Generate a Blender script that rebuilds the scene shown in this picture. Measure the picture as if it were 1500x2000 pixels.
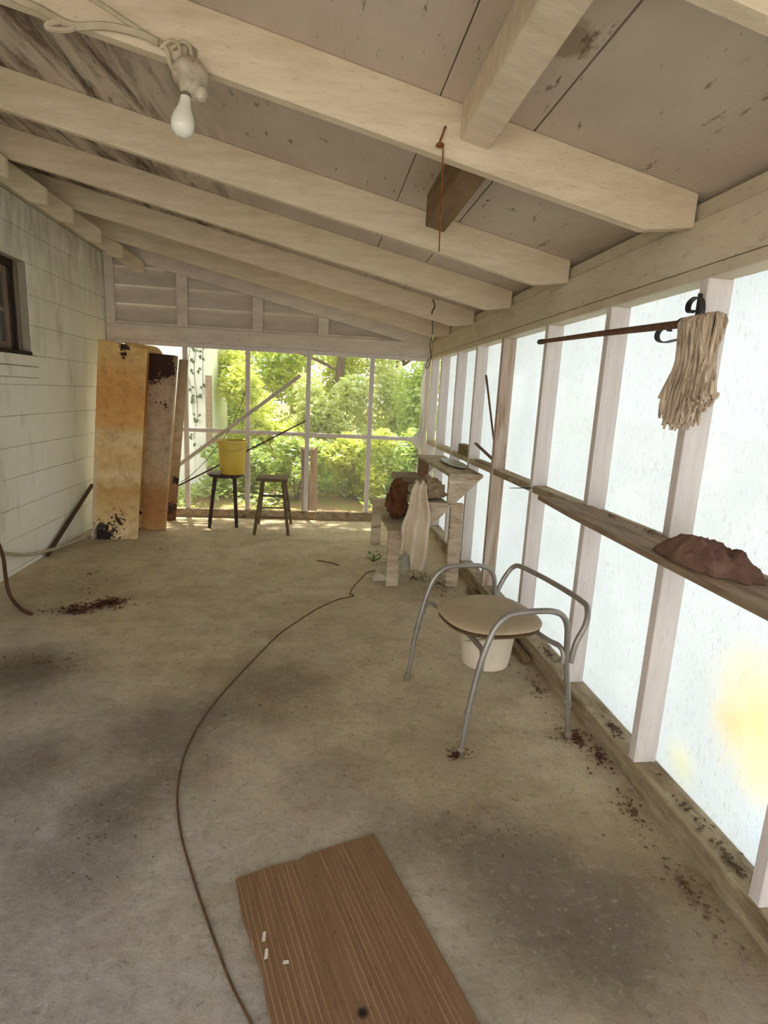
import bpy, bmesh, math, random
from mathutils import Vector, Matrix, noise
import numpy as np

for o in list(bpy.data.objects): bpy.data.objects.remove(o, do_unlink=True)
scene = bpy.context.scene
COL = scene.collection

# ------------------------------------------------------------------ camera
FPX, PITCH, YAW, ROLL, CAMH = 1105.48, -0.2005, 0.1252, -0.0517, 1.2914
def camera():
    cy, sy, cp, sp = math.cos(YAW), math.sin(YAW), math.cos(PITCH), math.sin(PITCH)
    cr, sr = math.cos(ROLL), math.sin(ROLL)
    r0 = Vector((cy, -sy, 0)); F = Vector((cp*sy, cp*cy, sp)); u0 = Vector((-sp*sy, -sp*cy, cp))
    rt = r0*cr - u0*sr; up = r0*sr + u0*cr
    cam = bpy.data.cameras.new('camera'); o = bpy.data.objects.new('camera', cam); COL.objects.link(o)
    m = Matrix((rt, up, -F)).transposed().to_4x4(); m.translation = (0, 0, CAMH)
    o.matrix_world = m
    cam.sensor_fit = 'HORIZONTAL'; cam.sensor_width = 36.0; cam.lens = 36.0*FPX/1500.0
    cam.clip_start = 0.02; cam.clip_end = 200
    scene.camera = o
camera()

# ------------------------------------------------------------------ world, sun, exposure
w = bpy.data.worlds.new('sky'); scene.world = w; w.use_nodes = True
bg = w.node_tree.nodes['Background']
bg.inputs[0].default_value = (0.97, 0.985, 1.0, 1); bg.inputs[1].default_value = 2.35
sun_data = bpy.data.lights.new('sun', 'SUN'); sun_data.energy = 11.0; sun_data.angle = math.radians(1.0)
sun_data.color = (1.0, 0.95, 0.86)
sun = bpy.data.objects.new('sun', sun_data); COL.objects.link(sun)
SUN_TO = Vector((-0.10, 0.34, 0.93)).normalized()
sun.rotation_euler = SUN_TO.to_track_quat('Z', 'Y').to_euler(); sun.location = (0, 8, 12)
vs = scene.view_settings
vs.view_transform = 'Standard'; vs.look = 'None'; vs.exposure = 0.46; vs.gamma = 1.0; vs.use_curve_mapping = False

# ------------------------------------------------------------------ dimensions (metres)
R, L, D = 1.129, -1.985, 5.814          # inner face of right studs, left block wall, far wall
XS = 1.213                               # outer face of right studs, where the plastic hangs
ZHB, ZST, ZMR = 1.683, 0.085, 0.8765     # underside of top plate, top of sill, mid rail
ZR, SL, RH = 2.0417, 0.2209, 0.150       # rafter underside z = ZR - SL*x ; rafter height
YF = -0.55                                # open end behind the camera
def zraf(x): return ZR - SL*x
def zceil(x): return ZR + RH - SL*x

# ------------------------------------------------------------------ mesh helpers
class MB:
    def __init__(s): s.v = []; s.f = []
    def add(s, vs_, fs):
        n = len(s.v); s.v += [tuple(p) for p in vs_]; s.f += [tuple(i+n for i in f) for f in fs]; return s
    def box(s, x0, x1, y0, y1, z0, z1):
        return s.add([(x0,y0,z0),(x1,y0,z0),(x1,y1,z0),(x0,y1,z0),(x0,y0,z1),(x1,y0,z1),(x1,y1,z1),(x0,y1,z1)],
                     [(0,3,2,1),(4,5,6,7),(0,1,5,4),(1,2,6,5),(2,3,7,6),(3,0,4,7)])
    def hexa(s, p):   # eight corners: bottom ring then top ring
        return s.add(p, [(0,3,2,1),(4,5,6,7),(0,1,5,4),(1,2,6,5),(2,3,7,6),(3,0,4,7)])
    def prism(s, poly, axis, a, b):
        n = len(poly)
        def P(q, t): return (t,q[0],q[1]) if axis=='x' else ((q[0],t,q[1]) if axis=='y' else (q[0],q[1],t))
        return s.add([P(q,a) for q in poly]+[P(q,b) for q in poly],
              [tuple(range(n))[::-1], tuple(range(n,2*n))]+[(i,(i+1)%n,n+(i+1)%n,n+i) for i in range(n)])
    def bar(s, a, b, wd, th, up=(0,0,1)):
        a = Vector(a); b = Vector(b); d = (b-a).normalized(); sd = d.cross(Vector(up))
        if sd.length < 1e-4: sd = d.cross(Vector((1,0,0)))
        sd.normalize(); u = sd.cross(d)
        c = [-sd*wd/2-u*th/2, sd*wd/2-u*th/2, sd*wd/2+u*th/2, -sd*wd/2+u*th/2]
        return s.add([a+q for q in c]+[b+q for q in c], [(3,2,1,0),(4,5,6,7),(0,1,5,4),(1,2,6,5),(2,3,7,6),(3,0,4,7)])
    def tube(s, pts, r, seg=8):
        pts = [Vector(p) for p in pts]; n = len(pts); rr = r if isinstance(r,(list,tuple)) else [r]*n
        t0 = (pts[1]-pts[0]).normalized()
        nrm = t0.cross(Vector((0,0,1)));
        if nrm.length < 1e-3: nrm = t0.cross(Vector((1,0,0)))
        nrm.normalize(); V = []; F = []
        for i,p in enumerate(pts):
            t = (pts[min(i+1,n-1)]-pts[max(i-1,0)]).normalized()
            nrm = (nrm - t*nrm.dot(t)); nrm.normalize(); bn = t.cross(nrm)
            for k in range(seg):
                a = 2*math.pi*k/seg; V.append(p+(nrm*math.cos(a)+bn*math.sin(a))*rr[i])
        for i in range(n-1):
            for k in range(seg):
                k2=(k+1)%seg; F.append((i*seg+k,i*seg+k2,(i+1)*seg+k2,(i+1)*seg+k))
        F.append(tuple(range(seg))[::-1]); F.append(tuple(range((n-1)*seg,n*seg)))
        return s.add(V,F)
    def lathe(s, prof, c=(0,0,0), seg=24, sx=1.0, sy=1.0, rot=0.0):
        V=[];F=[];n=len(prof)
        for (r,z) in prof:
            for k in range(seg):
                a=2*math.pi*k/seg; x=r*math.cos(a)*sx; y=r*math.sin(a)*sy
                V.append((c[0]+x*math.cos(rot)-y*math.sin(rot), c[1]+x*math.sin(rot)+y*math.cos(rot), c[2]+z))
        for i in range(n-1):
            for k in range(seg):
                k2=(k+1)%seg; F.append((i*seg+k,i*seg+k2,(i+1)*seg+k2,(i+1)*seg+k))
        if prof[0][0]>1e-6: F.append(tuple(range(seg))[::-1])
        if prof[-1][0]>1e-6: F.append(tuple(range((n-1)*seg,n*seg)))
        return s.add(V,F)
    def grid(s, fn, nu, nv, thick=None):
        P=[[Vector(fn(i/nu,j/nv)) for j in range(nv+1)] for i in range(nu+1)]
        V=[p for row in P for p in row]; m=nv+1
        F=[(i*m+j,(i+1)*m+j,(i+1)*m+j+1,i*m+j+1) for i in range(nu) for j in range(nv)]
        if not thick: return s.add(V,F)
        N=[]
        for i in range(nu+1):
            for j in range(nv+1):
                du=P[min(i+1,nu)][j]-P[max(i-1,0)][j]; dv=P[i][min(j+1,nv)]-P[i][max(j-1,0)]
                nn=du.cross(dv); N.append(nn.normalized() if nn.length>1e-9 else Vector((0,0,1)))
        k=len(V); V2=[v+n*thick for v,n in zip(V,N)]
        F2=[tuple(q+k for q in f[::-1]) for f in F]
        ed=[]
        ring=[i*m for i in range(nu+1)]+[nu*m+j for j in range(1,nv+1)]+[i*m+nv for i in range(nu-1,-1,-1)]+[j for j in range(nv-1,0,-1)]
        for a,b in zip(ring,ring[1:]+ring[:1]): ed.append((b,a,a+k,b+k))
        return s.add(V+V2,F+F2+ed)
    def build(s, name, mat, parent=None, org=None, smooth=False, bevel=0.0, me=None):
        base = Vector((0,0,0))
        if parent is not None:
            q = parent
            while q is not None: base += q.location; q = q.parent
        if org is None: org = base if parent is not None else Vector((0,0,0))
        org = Vector(org)
        me = bpy.data.meshes.new(name)
        me.from_pydata([tuple(Vector(v)-org) for v in s.v], [], s.f)
        if bevel or True:
            bm = bmesh.new(); bm.from_mesh(me)
            if bevel:
                bm.normal_update()
                ed=[e for e in bm.edges if len(e.link_faces)==2 and e.calc_face_angle(0)>0.5]
                bmesh.ops.bevel(bm, geom=ed, offset=bevel, segments=1, affect='EDGES', clamp_overlap=True)
            bmesh.ops.recalc_face_normals(bm, faces=bm.faces)
            bm.to_mesh(me); bm.free()
        if smooth:
            me.polygons.foreach_set('use_smooth',[True]*len(me.polygons))
            try: me.set_sharp_from_angle(angle=math.radians(45))
            except Exception: pass
        me.materials.append(MT[mat])
        o = bpy.data.objects.new(name, me); COL.objects.link(o)
        if parent is not None: o.parent = parent
        o.location = org - base
        return o
def instance(src, parent, loc=(0,0,0), name=None):
    c = src.copy(); COL.objects.link(c); c.parent = parent; c.location = loc; return c
def smooth_path(pts, n=6, closed=False):
    P=[Vector(p) for p in pts]; out=[]
    for i in range(len(P)-1):
        p0=P[max(i-1,0)];p1=P[i];p2=P[i+1];p3=P[min(i+2,len(P)-1)]
        for k in range(n):
            t=k/n; out.append(0.5*((2*p1)+(p2-p0)*t+(2*p0-5*p1+4*p2-p3)*t*t+(3*p1-p0-3*p2+p3)*t**3))
    out.append(P[-1]); return out
def tag(o, label, cat, group=None, kind=None):
    o['label']=label; o['category']=cat
    if group: o['group']=group
    if kind: o['kind']=kind
    return o
def thing(name, loc, label, cat, group=None, kind=None):
    o=bpy.data.objects.new(name,None); o.empty_display_size=0.05; COL.objects.link(o); o.location=loc
    return tag(o,label,cat,group,kind)

# ------------------------------------------------------------------ materials
MT={}
class NT:
    def __init__(s,name):
        s.m=bpy.data.materials.new(name); s.m.use_nodes=True; s.t=s.m.node_tree; s.t.nodes.clear()
        s.out=s.t.nodes.new('ShaderNodeOutputMaterial'); MT[name]=s.m
        s.tc=s.t.nodes.new('ShaderNodeTexCoord').outputs['Object']
    def n(s,ty,ins=None,**kw):
        nd=s.t.nodes.new(ty)
        for k,v in kw.items(): setattr(nd,k,v)
        for k,v in (ins or {}).items():
            if isinstance(v,bpy.types.NodeSocket): s.t.links.new(v,nd.inputs[k])
            else: nd.inputs[k].default_value=v
        return nd
    def mapping(s,scale=(1,1,1),loc=(0,0,0),rot=(0,0,0),src=None):
        return s.n('ShaderNodeMapping',{'Vector':src or s.tc,'Scale':scale,'Location':loc,'Rotation':rot}).outputs[0]
    def noise(s,vec,scale,detail=5,rough=.6,dist=0.):
        return s.n('ShaderNodeTexNoise',{'Vector':vec,'Scale':scale,'Detail':detail,'Roughness':rough,'Distortion':dist}).outputs['Fac']
    def ramp(s,fac,a,b,c0=(0,0,0),c1=(1,1,1)):
        r=s.n('ShaderNodeValToRGB',{'Fac':fac}); e=r.color_ramp.elements
        e[0].position=a; e[0].color=(*c0,1); e[1].position=b; e[1].color=(*c1,1); return r.outputs[0]
    def mix(s,f,a,b,mode='MIX'):
        nd=s.n('ShaderNodeMix',data_type='RGBA',blend_type=mode)
        for k,v in ((0,f),(6,a),(7,b)):
            if isinstance(v,bpy.types.NodeSocket): s.t.links.new(v,nd.inputs[k])
            else: nd.inputs[k].default_value=(*v,1) if isinstance(v,tuple) and len(v)==3 else v
        return nd.outputs[2]
    def math(s,op,a,b=0.,clamp=False):
        nd=s.n('ShaderNodeMath',operation=op,use_clamp=clamp)
        for k,v in ((0,a),(1,b)):
            if isinstance(v,bpy.types.NodeSocket): s.t.links.new(v,nd.inputs[k])
            else: nd.inputs[k].default_value=v
        return nd.outputs[0]
    def xyz(s,src=None):
        return s.n('ShaderNodeSeparateXYZ',{0:src or s.tc}).outputs
    def ball(s,c,rad,src=None):     # 1 inside, 0 outside, soft
        d=s.n('ShaderNodeVectorMath',{0:src or s.tc,1:c},operation='DISTANCE').outputs['Value']
        return s.math('SUBTRACT',1.0,s.math('DIVIDE',d,rad),True)
    def bump(s,h,st,dist=.01):
        return s.n('ShaderNodeBump',{'Height':h,'Strength':st,'Distance':dist}).outputs[0]
    def bsdf(s,col,rough=.8,metal=0.,normal=None,spec=.3,**kw):
        ins={'Base Color':col if isinstance(col,bpy.types.NodeSocket) else (*col,1),'Roughness':rough,'Metallic':metal,'Specular IOR Level':spec}
        ins.update(kw)
        if normal is not None: ins['Normal']=normal
        b=s.n('ShaderNodeBsdfPrincipled',ins); return b.outputs[0]
    def done(s,sh): s.t.links.new(sh,s.out.inputs['Surface']); return s.m
def hx(r,g,b):
    f=lambda c:(c/255/12.92 if c/255<=.04045 else ((c/255+.055)/1.055)**2.4)
    return (f(r),f(g),f(b))
def simple(name,c1,c2=None,scale=4,rough=.8,bump=.15,bscale=60,stretch=(1,1,1),stain=None,stain_scale=3,stain_lo=.55,stain_hi=.75,metal=0.,spec=.3,dist=.01,grime=None,grime_amt=.5,grime_stretch=None):
    t=NT(name); v=t.mapping(stretch)
    col=t.mix(t.ramp(t.noise(v,scale,6),.3,.7),c1,c2 or tuple(q*.8 for q in c1))
    if stain: col=t.mix(t.ramp(t.noise(v,stain_scale,8,.7),stain_lo,stain_hi),col,stain)
    if grime:
        gv=t.mapping(grime_stretch or stretch,loc=(3.1,1.7,5.3))
        g=t.ramp(t.noise(gv,scale*6,8,.75),.56,.72); col=t.mix(t.math('MULTIPLY',g,grime_amt),col,grime)
    nb=t.bump(t.noise(v,bscale,6,.7),bump,dist)
    return t.done(t.bsdf(col,rough,metal,nb,spec))

simple('rafter_paint',hx(222,206,178),hx(200,182,152),3,.75,.25,30,(1.5,8,8),grime=hx(120,92,66),grime_amt=.55)
simple('ceil_paint',hx(206,192,174),hx(184,170,152),2.2,.8,.25,30,(1,3,1),grime=hx(86,62,46),grime_amt=.8)
simple('stud_paint',hx(228,218,212),hx(210,199,193),2.5,.7,.3,20,(10,10,1.2),grime=hx(150,120,95),grime_amt=.5)
simple('stud_stained',hx(205,190,175),hx(160,135,112),3,.75,.3,20,(10,10,1.0),stain=hx(120,82,50),stain_scale=2.2)
simple('header_paint',hx(214,202,176),hx(190,176,150),2.5,.75,.25,25,(3,1.2,4),grime=hx(96,70,50),grime_amt=.6)
simple('gable_paint',hx(226,214,198),hx(206,193,178),3,.8,.3,30,(1.2,3,4),grime=hx(92,70,56),grime_amt=.6)
simple('siding_paint',hx(216,205,188),hx(196,183,168),3,.85,.3,30,(1,3,4),grime=hx(92,74,60),grime_amt=.4)
simple('sill_dirty',hx(186,170,140),hx(140,120,92),4,.85,.5,40,(4,1.2,6),stain=hx(92,68,44),stain_scale=3,stain_lo=.5,stain_hi=.72,grime=hx(60,42,28),grime_amt=.7)
simple('raw_wood',hx(142,114,80),hx(104,82,56),3,.8,.4,20,(12,1.2,12))
simple('grey_wood',hx(170,148,122),hx(118,98,78),3,.85,.5,20,(14,1.6,14),grime=hx(66,48,36),grime_amt=.6)
simple('bench_wood',hx(222,208,186),hx(178,152,122),3.2,.85,.5,22,(2,2,9),stain=hx(112,70,38),stain_scale=2.6,stain_lo=.55,stain_hi=.7,grime=hx(70,48,34),grime_amt=.6)
simple('bench_top',hx(204,188,162),hx(158,138,112),5,.9,.5,40,(2,1,2),grime=hx(58,42,30),grime_amt=.8)
simple('dark_wood',hx(70,46,36),hx(44,28,22),4,.55,.2,30,(6,6,1),spec=.4)
simple('stool_wood',hx(128,108,82),hx(92,74,54),4,.8,.4,25,(6,6,1.5),grime=hx(48,36,28),grime_amt=.5)
simple('stick_wood',hx(120,86,62),hx(88,62,46),4,.8,.3,25,(6,6,2))
simple('pole_grey',hx(214,204,188),hx(180,168,150),4,.6,.3,30)
simple('pole_dark',hx(86,64,46),hx(60,44,32),4,.7,.3,30)
simple('hose',hx(96,62,38),hx(64,40,26),6,.6,.2,30,spec=.4)
simple('pipe_white',hx(196,182,158),hx(150,134,110),6,.6,.2,30)
simple('cord',hx(110,78,50),hx(74,52,36),30,.8,.5,300)
simple('twine',hx(150,92,46),hx(100,62,34),40,.9,.5,300)
simple('wire_dark',hx(50,40,34),None,8,.6,.1,50)
simple('wire_white',hx(196,184,156),hx(160,146,118),10,.6,.2,60)
simple('porcelain',hx(206,196,172),hx(150,134,110),14,.45,.25,60,grime=hx(58,44,34),grime_amt=.8,spec=.5)
simple('iron',hx(34,28,26),None,8,.5,.2,60,spec=.5)
simple('aluminium',hx(168,162,154),hx(140,132,124),10,.38,.1,60,metal=.55,spec=.5,grime=hx(110,92,72),grime_amt=.5)
simple('rubber_foot',hx(150,136,116),hx(112,98,80),20,.85,.3,80)
simple('seat_vinyl',hx(188,168,138),hx(168,148,118),5,.6,.15,60,grime=hx(96,78,58),grime_amt=.4)
simple('seat_edge',hx(120,96,70),hx(84,64,46),10,.7,.2,60)
simple('pail_white',hx(226,214,196),hx(206,190,168),4,.45,.1,40,grime=hx(150,120,90),grime_amt=.4,spec=.5)
simple('pail_yellow',hx(222,196,84),hx(206,172,62),5,.45,.15,40,grime=hx(170,130,60),grime_amt=.5,spec=.45)
simple('mop_yarn',hx(240,222,194),hx(136,110,86),120,.95,.6,220,(1,1,.06))
simple('cloth_white',hx(222,206,182),hx(196,176,150),5,.95,.4,140,stain=hx(150,120,92),stain_scale=4,stain_lo=.62,stain_hi=.8)
simple('cloth_tan',hx(190,168,138),hx(140,116,90),7,.95,.4,140)
simple('cloth_grey',hx(186,184,170),hx(150,146,130),7,.95,.4,140)
simple('cloth_brown',hx(126,80,46),hx(66,42,28),5,.8,.4,60)
simple('rag_brown',hx(172,134,116),hx(118,86,72),14,1.0,.9,120,grime=hx(60,40,34),grime_amt=.6,dist=.02)
simple('paper',hx(216,206,186),None,10,.9,.1,60)
simple('dish',hx(200,204,184),hx(120,136,110),8,.3,.1,40,spec=.5)
simple('debris_brown',hx(132,102,74),hx(82,60,42),40,.95,.3,60)
simple('debris_red',hx(112,60,44),hx(60,34,26),40,.95,.3,60)
simple('debris_grey',hx(116,96,72),hx(70,54,40),40,.95,.3,60)
simple('paint_flake',hx(214,206,188),None,20,.8,.1,60)
simple('weed_green',hx(110,140,66),hx(78,104,46),20,.8,.1,60)
simple('bark',hx(120,100,84),hx(78,64,52),6,.95,.8,20,(5,5,1))
simple('post_wood',hx(176,146,112),hx(120,98,74),4,.9,.5,20,(10,10,1.2),stain=hx(176,120,60),stain_scale=3,stain_lo=.6)
simple('frame_dark',hx(58,48,40),hx(36,30,26),6,.8,.3,40)
simple('jamb_wood',hx(150,134,116),hx(116,98,82),4,.8,.3,30,(8,8,1.5),grime=hx(60,46,36),grime_amt=.6)
simple('house_white',hx(236,238,226),hx(220,226,214),3,.7,.1,30)
simple('vine_leaf',hx(96,110,72),hx(70,84,52),20,.8,.1,60)
simple('mortar',hx(186,178,158),hx(160,150,130),5,.95,.3,60)
def mk_earth():
    t=NT('earth'); v=t.tc; x,y,z=t.xyz()
    bounce_ground=t.mix(t.ramp(t.noise(v,2.5,7,.7),.3,.7),hx(186,182,176),hx(160,156,148))  # pale unseen ground around the porch, made up to bounce light onto the ceiling
    soil=t.mix(t.ramp(t.noise(v,5,7,.7),.4,.6),hx(150,116,88),hx(120,128,62))
    far=t.n('ShaderNodeMapRange',{0:t.math('ADD',y,t.math('MULTIPLY',t.noise(v,1.,4),1.)),1:5.6,2:6.4,3:0.,4:1.}).outputs[0]
    t.done(t.bsdf(t.mix(far,bounce_ground,soil),1.0,0,t.bump(t.noise(v,20,6,.7),.6,.02),.2))
mk_earth()

def mk_block():
    t=NT('block_paint')
    g=t.n('ShaderNodeNewGeometry').outputs['Position']
    n1=t.noise(g,1.1,5); col=t.mix(t.ramp(n1,.32,.68),hx(240,236,224),hx(224,218,202))
    col=t.mix(t.math('MULTIPLY',t.ramp(t.noise(t.mapping((2,2,.7),src=g),2.4,7,.7),.52,.75),.55),col,hx(150,140,112))
    z=t.xyz(g)[2]
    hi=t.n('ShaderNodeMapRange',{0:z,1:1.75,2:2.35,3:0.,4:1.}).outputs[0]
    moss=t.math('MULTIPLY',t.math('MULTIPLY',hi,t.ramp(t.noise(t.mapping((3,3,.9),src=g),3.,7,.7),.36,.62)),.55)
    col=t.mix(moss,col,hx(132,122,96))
    col=t.mix(t.math('MULTIPLY',t.ramp(t.noise(g,26,8,.75),.64,.7),.7),col,hx(92,78,60))
    t.done(t.bsdf(col,.85,0,t.bump(t.noise(g,70,6,.7),.35,.006),.25))
mk_block()

def mk_floor():
    t=NT('concrete'); v=t.tc
    n=t.noise(v,1.3,7,.62); col=t.mix(t.ramp(n,.3,.7),hx(230,206,164),hx(244,224,188))
    x,y,z=t.xyz()
    # grey concrete under thinner dirt towards the near left, its side light painted in
    near=t.math('ADD',t.math('MULTIPLY',x,-.55),t.math('MULTIPLY',y,-.62))
    near=t.math('ADD',near,t.math('MULTIPLY',t.noise(v,1.8,6,.65),1.1))
    bare=t.n('ShaderNodeMapRange',{0:near,1:-.75,2:.35,3:0.,4:1.}).outputs[0]
    grey=t.mix(t.ramp(t.noise(v,6,7,.7),.35,.65),hx(222,214,208),hx(194,184,175))
    col=t.mix(t.math('MULTIPLY',bare,.9),col,grey)
    # dark damp patches with a shape of their own
    def blot(c,r,a):
        m=t.math('ADD',t.ball(c,r),t.math('MULTIPLY',t.math('SUBTRACT',t.noise(v,4.5,6,.7),.5),.9))
        return t.math('MULTIPLY',t.ramp(m,.18,.75),a)
    for c,r,a in [((-.66,1.95,0),.46,.75),((-.45,1.72,0),.3,.4),((-1.25,2.45,0),.5,.8),((.75,1.28,0),.5,.8),((.45,2.05,0),.45,.25),((-.2,2.3,0),.6,.6),((.95,1.1,0),.4,.7),((-.95,1.55,0),.45,.6),((.1,3.0,0),.8,.35),((.8,3.75,0),.7,.7),((-.75,1.25,0),.35,.5),((.55,1.75,0),.4,.45),((.55,1.05,0),.3,.6),((-1.5,3.6,0),.6,.6),((-1.6,4.6,0),.7,.5),((1.05,2.6,0),.5,.6)]:
        a*=.55
        col=t.mix(blot(c,r,a),col,hx(118,102,82))
    col=t.mix(t.math('MULTIPLY',t.ramp(t.noise(v,3.2,8,.7),.50,.68),.36),col,hx(168,138,98))
    col=t.mix(t.math('MULTIPLY',t.ramp(t.noise(v,9,7,.7),.53,.72),.5),col,hx(226,210,182))
    col=t.mix(t.math('MULTIPLY',t.ramp(t.noise(v,48,6,.7),.59,.68),.65),col,hx(118,96,70))
    col=t.mix(t.math('MULTIPLY',t.ramp(t.noise(t.mapping(loc=(4,2,1)),70,4,.6),.68,.74),.5),col,hx(216,204,180))
    col=t.mix(t.math('MULTIPLY',t.ramp(t.noise(t.mapping(loc=(7,3,0)),5.5,8,.72),.46,.66),.42),col,hx(164,134,98))
    col=t.mix(t.math('MULTIPLY',bare,.5),col,t.mix(t.ramp(t.noise(v,22,7,.75),.4,.62),hx(226,219,216),hx(176,166,160)))  # paler grey near left again, painting in the light from that side
    for c,r,a in [((-.58,1.62,0),.22,.6),((-.5,1.78,0),.2,.4),((-1.3,2.53,0),.35,.7),((-.5,2.06,0),.4,.5),((.36,1.45,0),.3,.5),((.58,1.33,0),.32,.55),((-.98,1.85,0),.3,.45),((-.17,2.4,0),.45,.4),((-.6,1.42,0),.25,.4),((.72,1.12,0),.3,.55),((.1,1.75,0),.35,.3)]:
        col=t.mix(blot(c,r,a),col,hx(112,97,80))
    col=t.mix(t.math('MULTIPLY',t.ramp(t.noise(t.mapping(loc=(1,9,0)),26,8,.8),.53,.66),.5),col,hx(128,112,94))
    col=t.mix(t.math('MULTIPLY',t.ramp(t.noise(t.mapping(loc=(5,2,0)),38,8,.8),.55,.68),.5),col,hx(240,230,214))
    h=t.math('ADD',t.math('MULTIPLY',t.noise(v,48,8,.8),.8),t.noise(v,9,6,.7))
    t.done(t.bsdf(col,.85,0,t.bump(h,.9,.03),.3))
mk_floor()

def mk_ceil_stained():
    t=NT('ceil_stained'); v=t.mapping((1,.6,1))
    col=t.mix(t.ramp(t.noise(v,2.4,6),.3,.7),hx(208,193,174),hx(182,167,149))
    x,y,z=t.xyz()
    m=t.n('ShaderNodeMapRange',{0:x,1:-.2,2:-.75,3:0.,4:1.}).outputs[0]
    st=t.ramp(t.noise(t.mapping((5.5,.9,1),rot=(0,0,-.35)),1.6,7,.7,.6),.42,.60)
    col=t.mix(t.math('MULTIPLY',t.math('MULTIPLY',st,m),.9),col,hx(84,62,45))
    col=t.mix(t.math('MULTIPLY',t.ramp(t.noise(t.mapping((9,2.5,1)),3.2,7,.7),.61,.68),.75),col,hx(84,62,48))
    for c,r in [((.52,1.36,2.08),.13)]:
        mm=t.math('ADD',t.ball(c,r),t.math('MULTIPLY',t.math('SUBTRACT',t.noise(v,11,6,.7),.5),1.6))
        col=t.mix(t.math('MULTIPLY',t.ramp(mm,.3,.55),.55),col,hx(122,96,60))
    t.done(t.bsdf(col,.85,0,t.bump(t.noise(t.mapping((9,1.5,1)),9,7,.7),.3,.012),.25))
mk_ceil_stained()

def mk_mat():
    t=NT('ribbed_brown')
    wv=t.n('ShaderNodeTexWave',{'Vector':t.mapping((1,.06,1)),'Scale':22.,'Distortion':3.2,'Detail':3.,'Detail Scale':2.},wave_type='BANDS',bands_direction='X').outputs['Fac']
    n=t.noise(t.mapping((12,1.2,1)),3,7,.7)
    col=t.mix(t.ramp(n,.3,.7),hx(128,98,70),hx(108,80,56))
    col=t.mix(t.math('MULTIPLY',t.math('MULTIPLY',t.ramp(wv,.86,1.0),t.ramp(t.noise(t.mapping((6,.8,1)),2.,4),.4,.6)),.5),col,hx(176,144,112))
    col=t.mix(t.math('MULTIPLY',t.ramp(t.noise(t.tc,60,5,.7),.58,.7),.5),col,hx(72,48,34))
    e=t.math('MULTIPLY',t.ball((.19,-.44,0.02),.02),1.0)
    col=t.mix(t.ramp(e,.1,.5),col,hx(34,22,18))
    t.done(t.bsdf(col,.85,0,t.bump(t.math('ADD',t.math('MULTIPLY',wv,.6),t.math('MULTIPLY',t.noise(t.mapping((3,.5,1)),60,6,.7),.8)),.25,.003),.3))
mk_mat()

def mk_panel(name,h,kind):
    t=NT(name); v=t.tc; x,y,z=t.xyz()
    zz=t.math('ADD',t.math('DIVIDE',z,h),t.math('MULTIPLY',t.math('SUBTRACT',t.noise(v,5,6,.65),.5),.16))
    r=t.n('ShaderNodeValToRGB',{'Fac':zz}); cr=r.color_ramp
    if kind==1: st=[(0.0,hx(232,210,164)),(.1,hx(226,196,140)),(.24,hx(204,162,98)),(.32,hx(234,210,162)),(.38,hx(226,190,130)),(.46,hx(232,200,140)),(.52,hx(230,208,160)),(.58,hx(224,174,102)),(.72,hx(218,160,88)),(.84,hx(226,174,104)),(.93,hx(230,194,126)),(1.0,hx(230,194,124))]
    elif kind==2: st=[(0.0,hx(206,160,108)),(.08,hx(194,140,86)),(.2,hx(188,136,84)),(.3,hx(204,176,138)),(.4,hx(200,178,146)),(.6,hx(196,174,144)),(.75,hx(192,170,142)),(1.0,hx(150,126,98))]
    else: st=[(0.0,hx(96,56,34)),(.12,hx(140,100,62)),(.5,hx(190,168,138)),(1.0,hx(150,128,100))]
    cr.elements[0].position,cr.elements[0].color=st[0][0],(*st[0][1],1); cr.elements[1].position,cr.elements[1].color=st[-1][0],(*st[-1][1],1)
    for p,c in st[1:-1]:
        e=cr.elements.new(p); e.color=(*c,1)
    col=r.outputs[0]
    n=t.noise(v,14,7,.7); col=t.mix(t.math('MULTIPLY',t.ramp(n,.45,.66),.5),col,hx(168,112,58) if kind==1 else hx(128,100,76))
    col=t.mix(t.math('MULTIPLY',t.ramp(t.noise(v,5.5,7,.7),.52,.66),.45),col,hx(212,184,134) if kind==1 else hx(178,154,122))
    fine=t.noise(v,46,3,.6)
    def flake(c,rad,st,cc,lo=.52):
        m=t.math('ADD',t.math('MULTIPLY',t.ball(c,rad),st),t.math('MULTIPLY',t.math('SUBTRACT',fine,.5),1.3))
        return t.mix(t.ramp(m,lo-.05,lo),col,cc)
    if kind==1:
        col=flake((-.09,0,.04),.24,.85,hx(40,26,26)); col=flake((.02,0,.16),.2,.62,hx(58,38,30)); col=flake((.035,.33,1.60),.08,.9,hx(62,38,30)); col=flake((.03,.32,1.53),.07,.85,hx(62,38,30))
        lf=t.n('ShaderNodeMapRange',{0:t.math('ADD',x,t.math('MULTIPLY',z,-.0)),1:-.13,2:-.19,3:0.,4:1.}).outputs[0]
        lo=t.n('ShaderNodeMapRange',{0:z,1:.95,2:.6,3:0.,4:1.}).outputs[0]
        col=t.mix(t.math('MULTIPLY',t.math('MULTIPLY',lf,lo),.85),col,hx(222,206,182))
    if kind==2:
        for c,rad,st in [((.02,.22,1.55),.24,1.25),((-.03,.2,1.40),.2,1.0),((.10,.2,1.44),.17,1.0),((-.06,.25,1.22),.13,.75),((.1,.2,1.1),.12,.75),((.02,.2,1.14),.08,.7)]: col=flake(c,rad,st,hx(58,36,28))
    if kind==3:
        col=flake((.0,.1,.95),.05,1.2,hx(40,28,24)); col=flake((.03,.05,.4),.09,1.0,hx(44,28,22)); col=flake((.0,.0,.12),.14,.8,hx(60,36,26))
    t.done(t.bsdf(col,.7,0,t.bump(t.noise(v,30,6,.7),.3,.006),.35))
mk_panel('panel_rust',1.64,1); mk_panel('panel_brown',1.58,2); mk_panel('panel_narrow',1.54,3)

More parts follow.
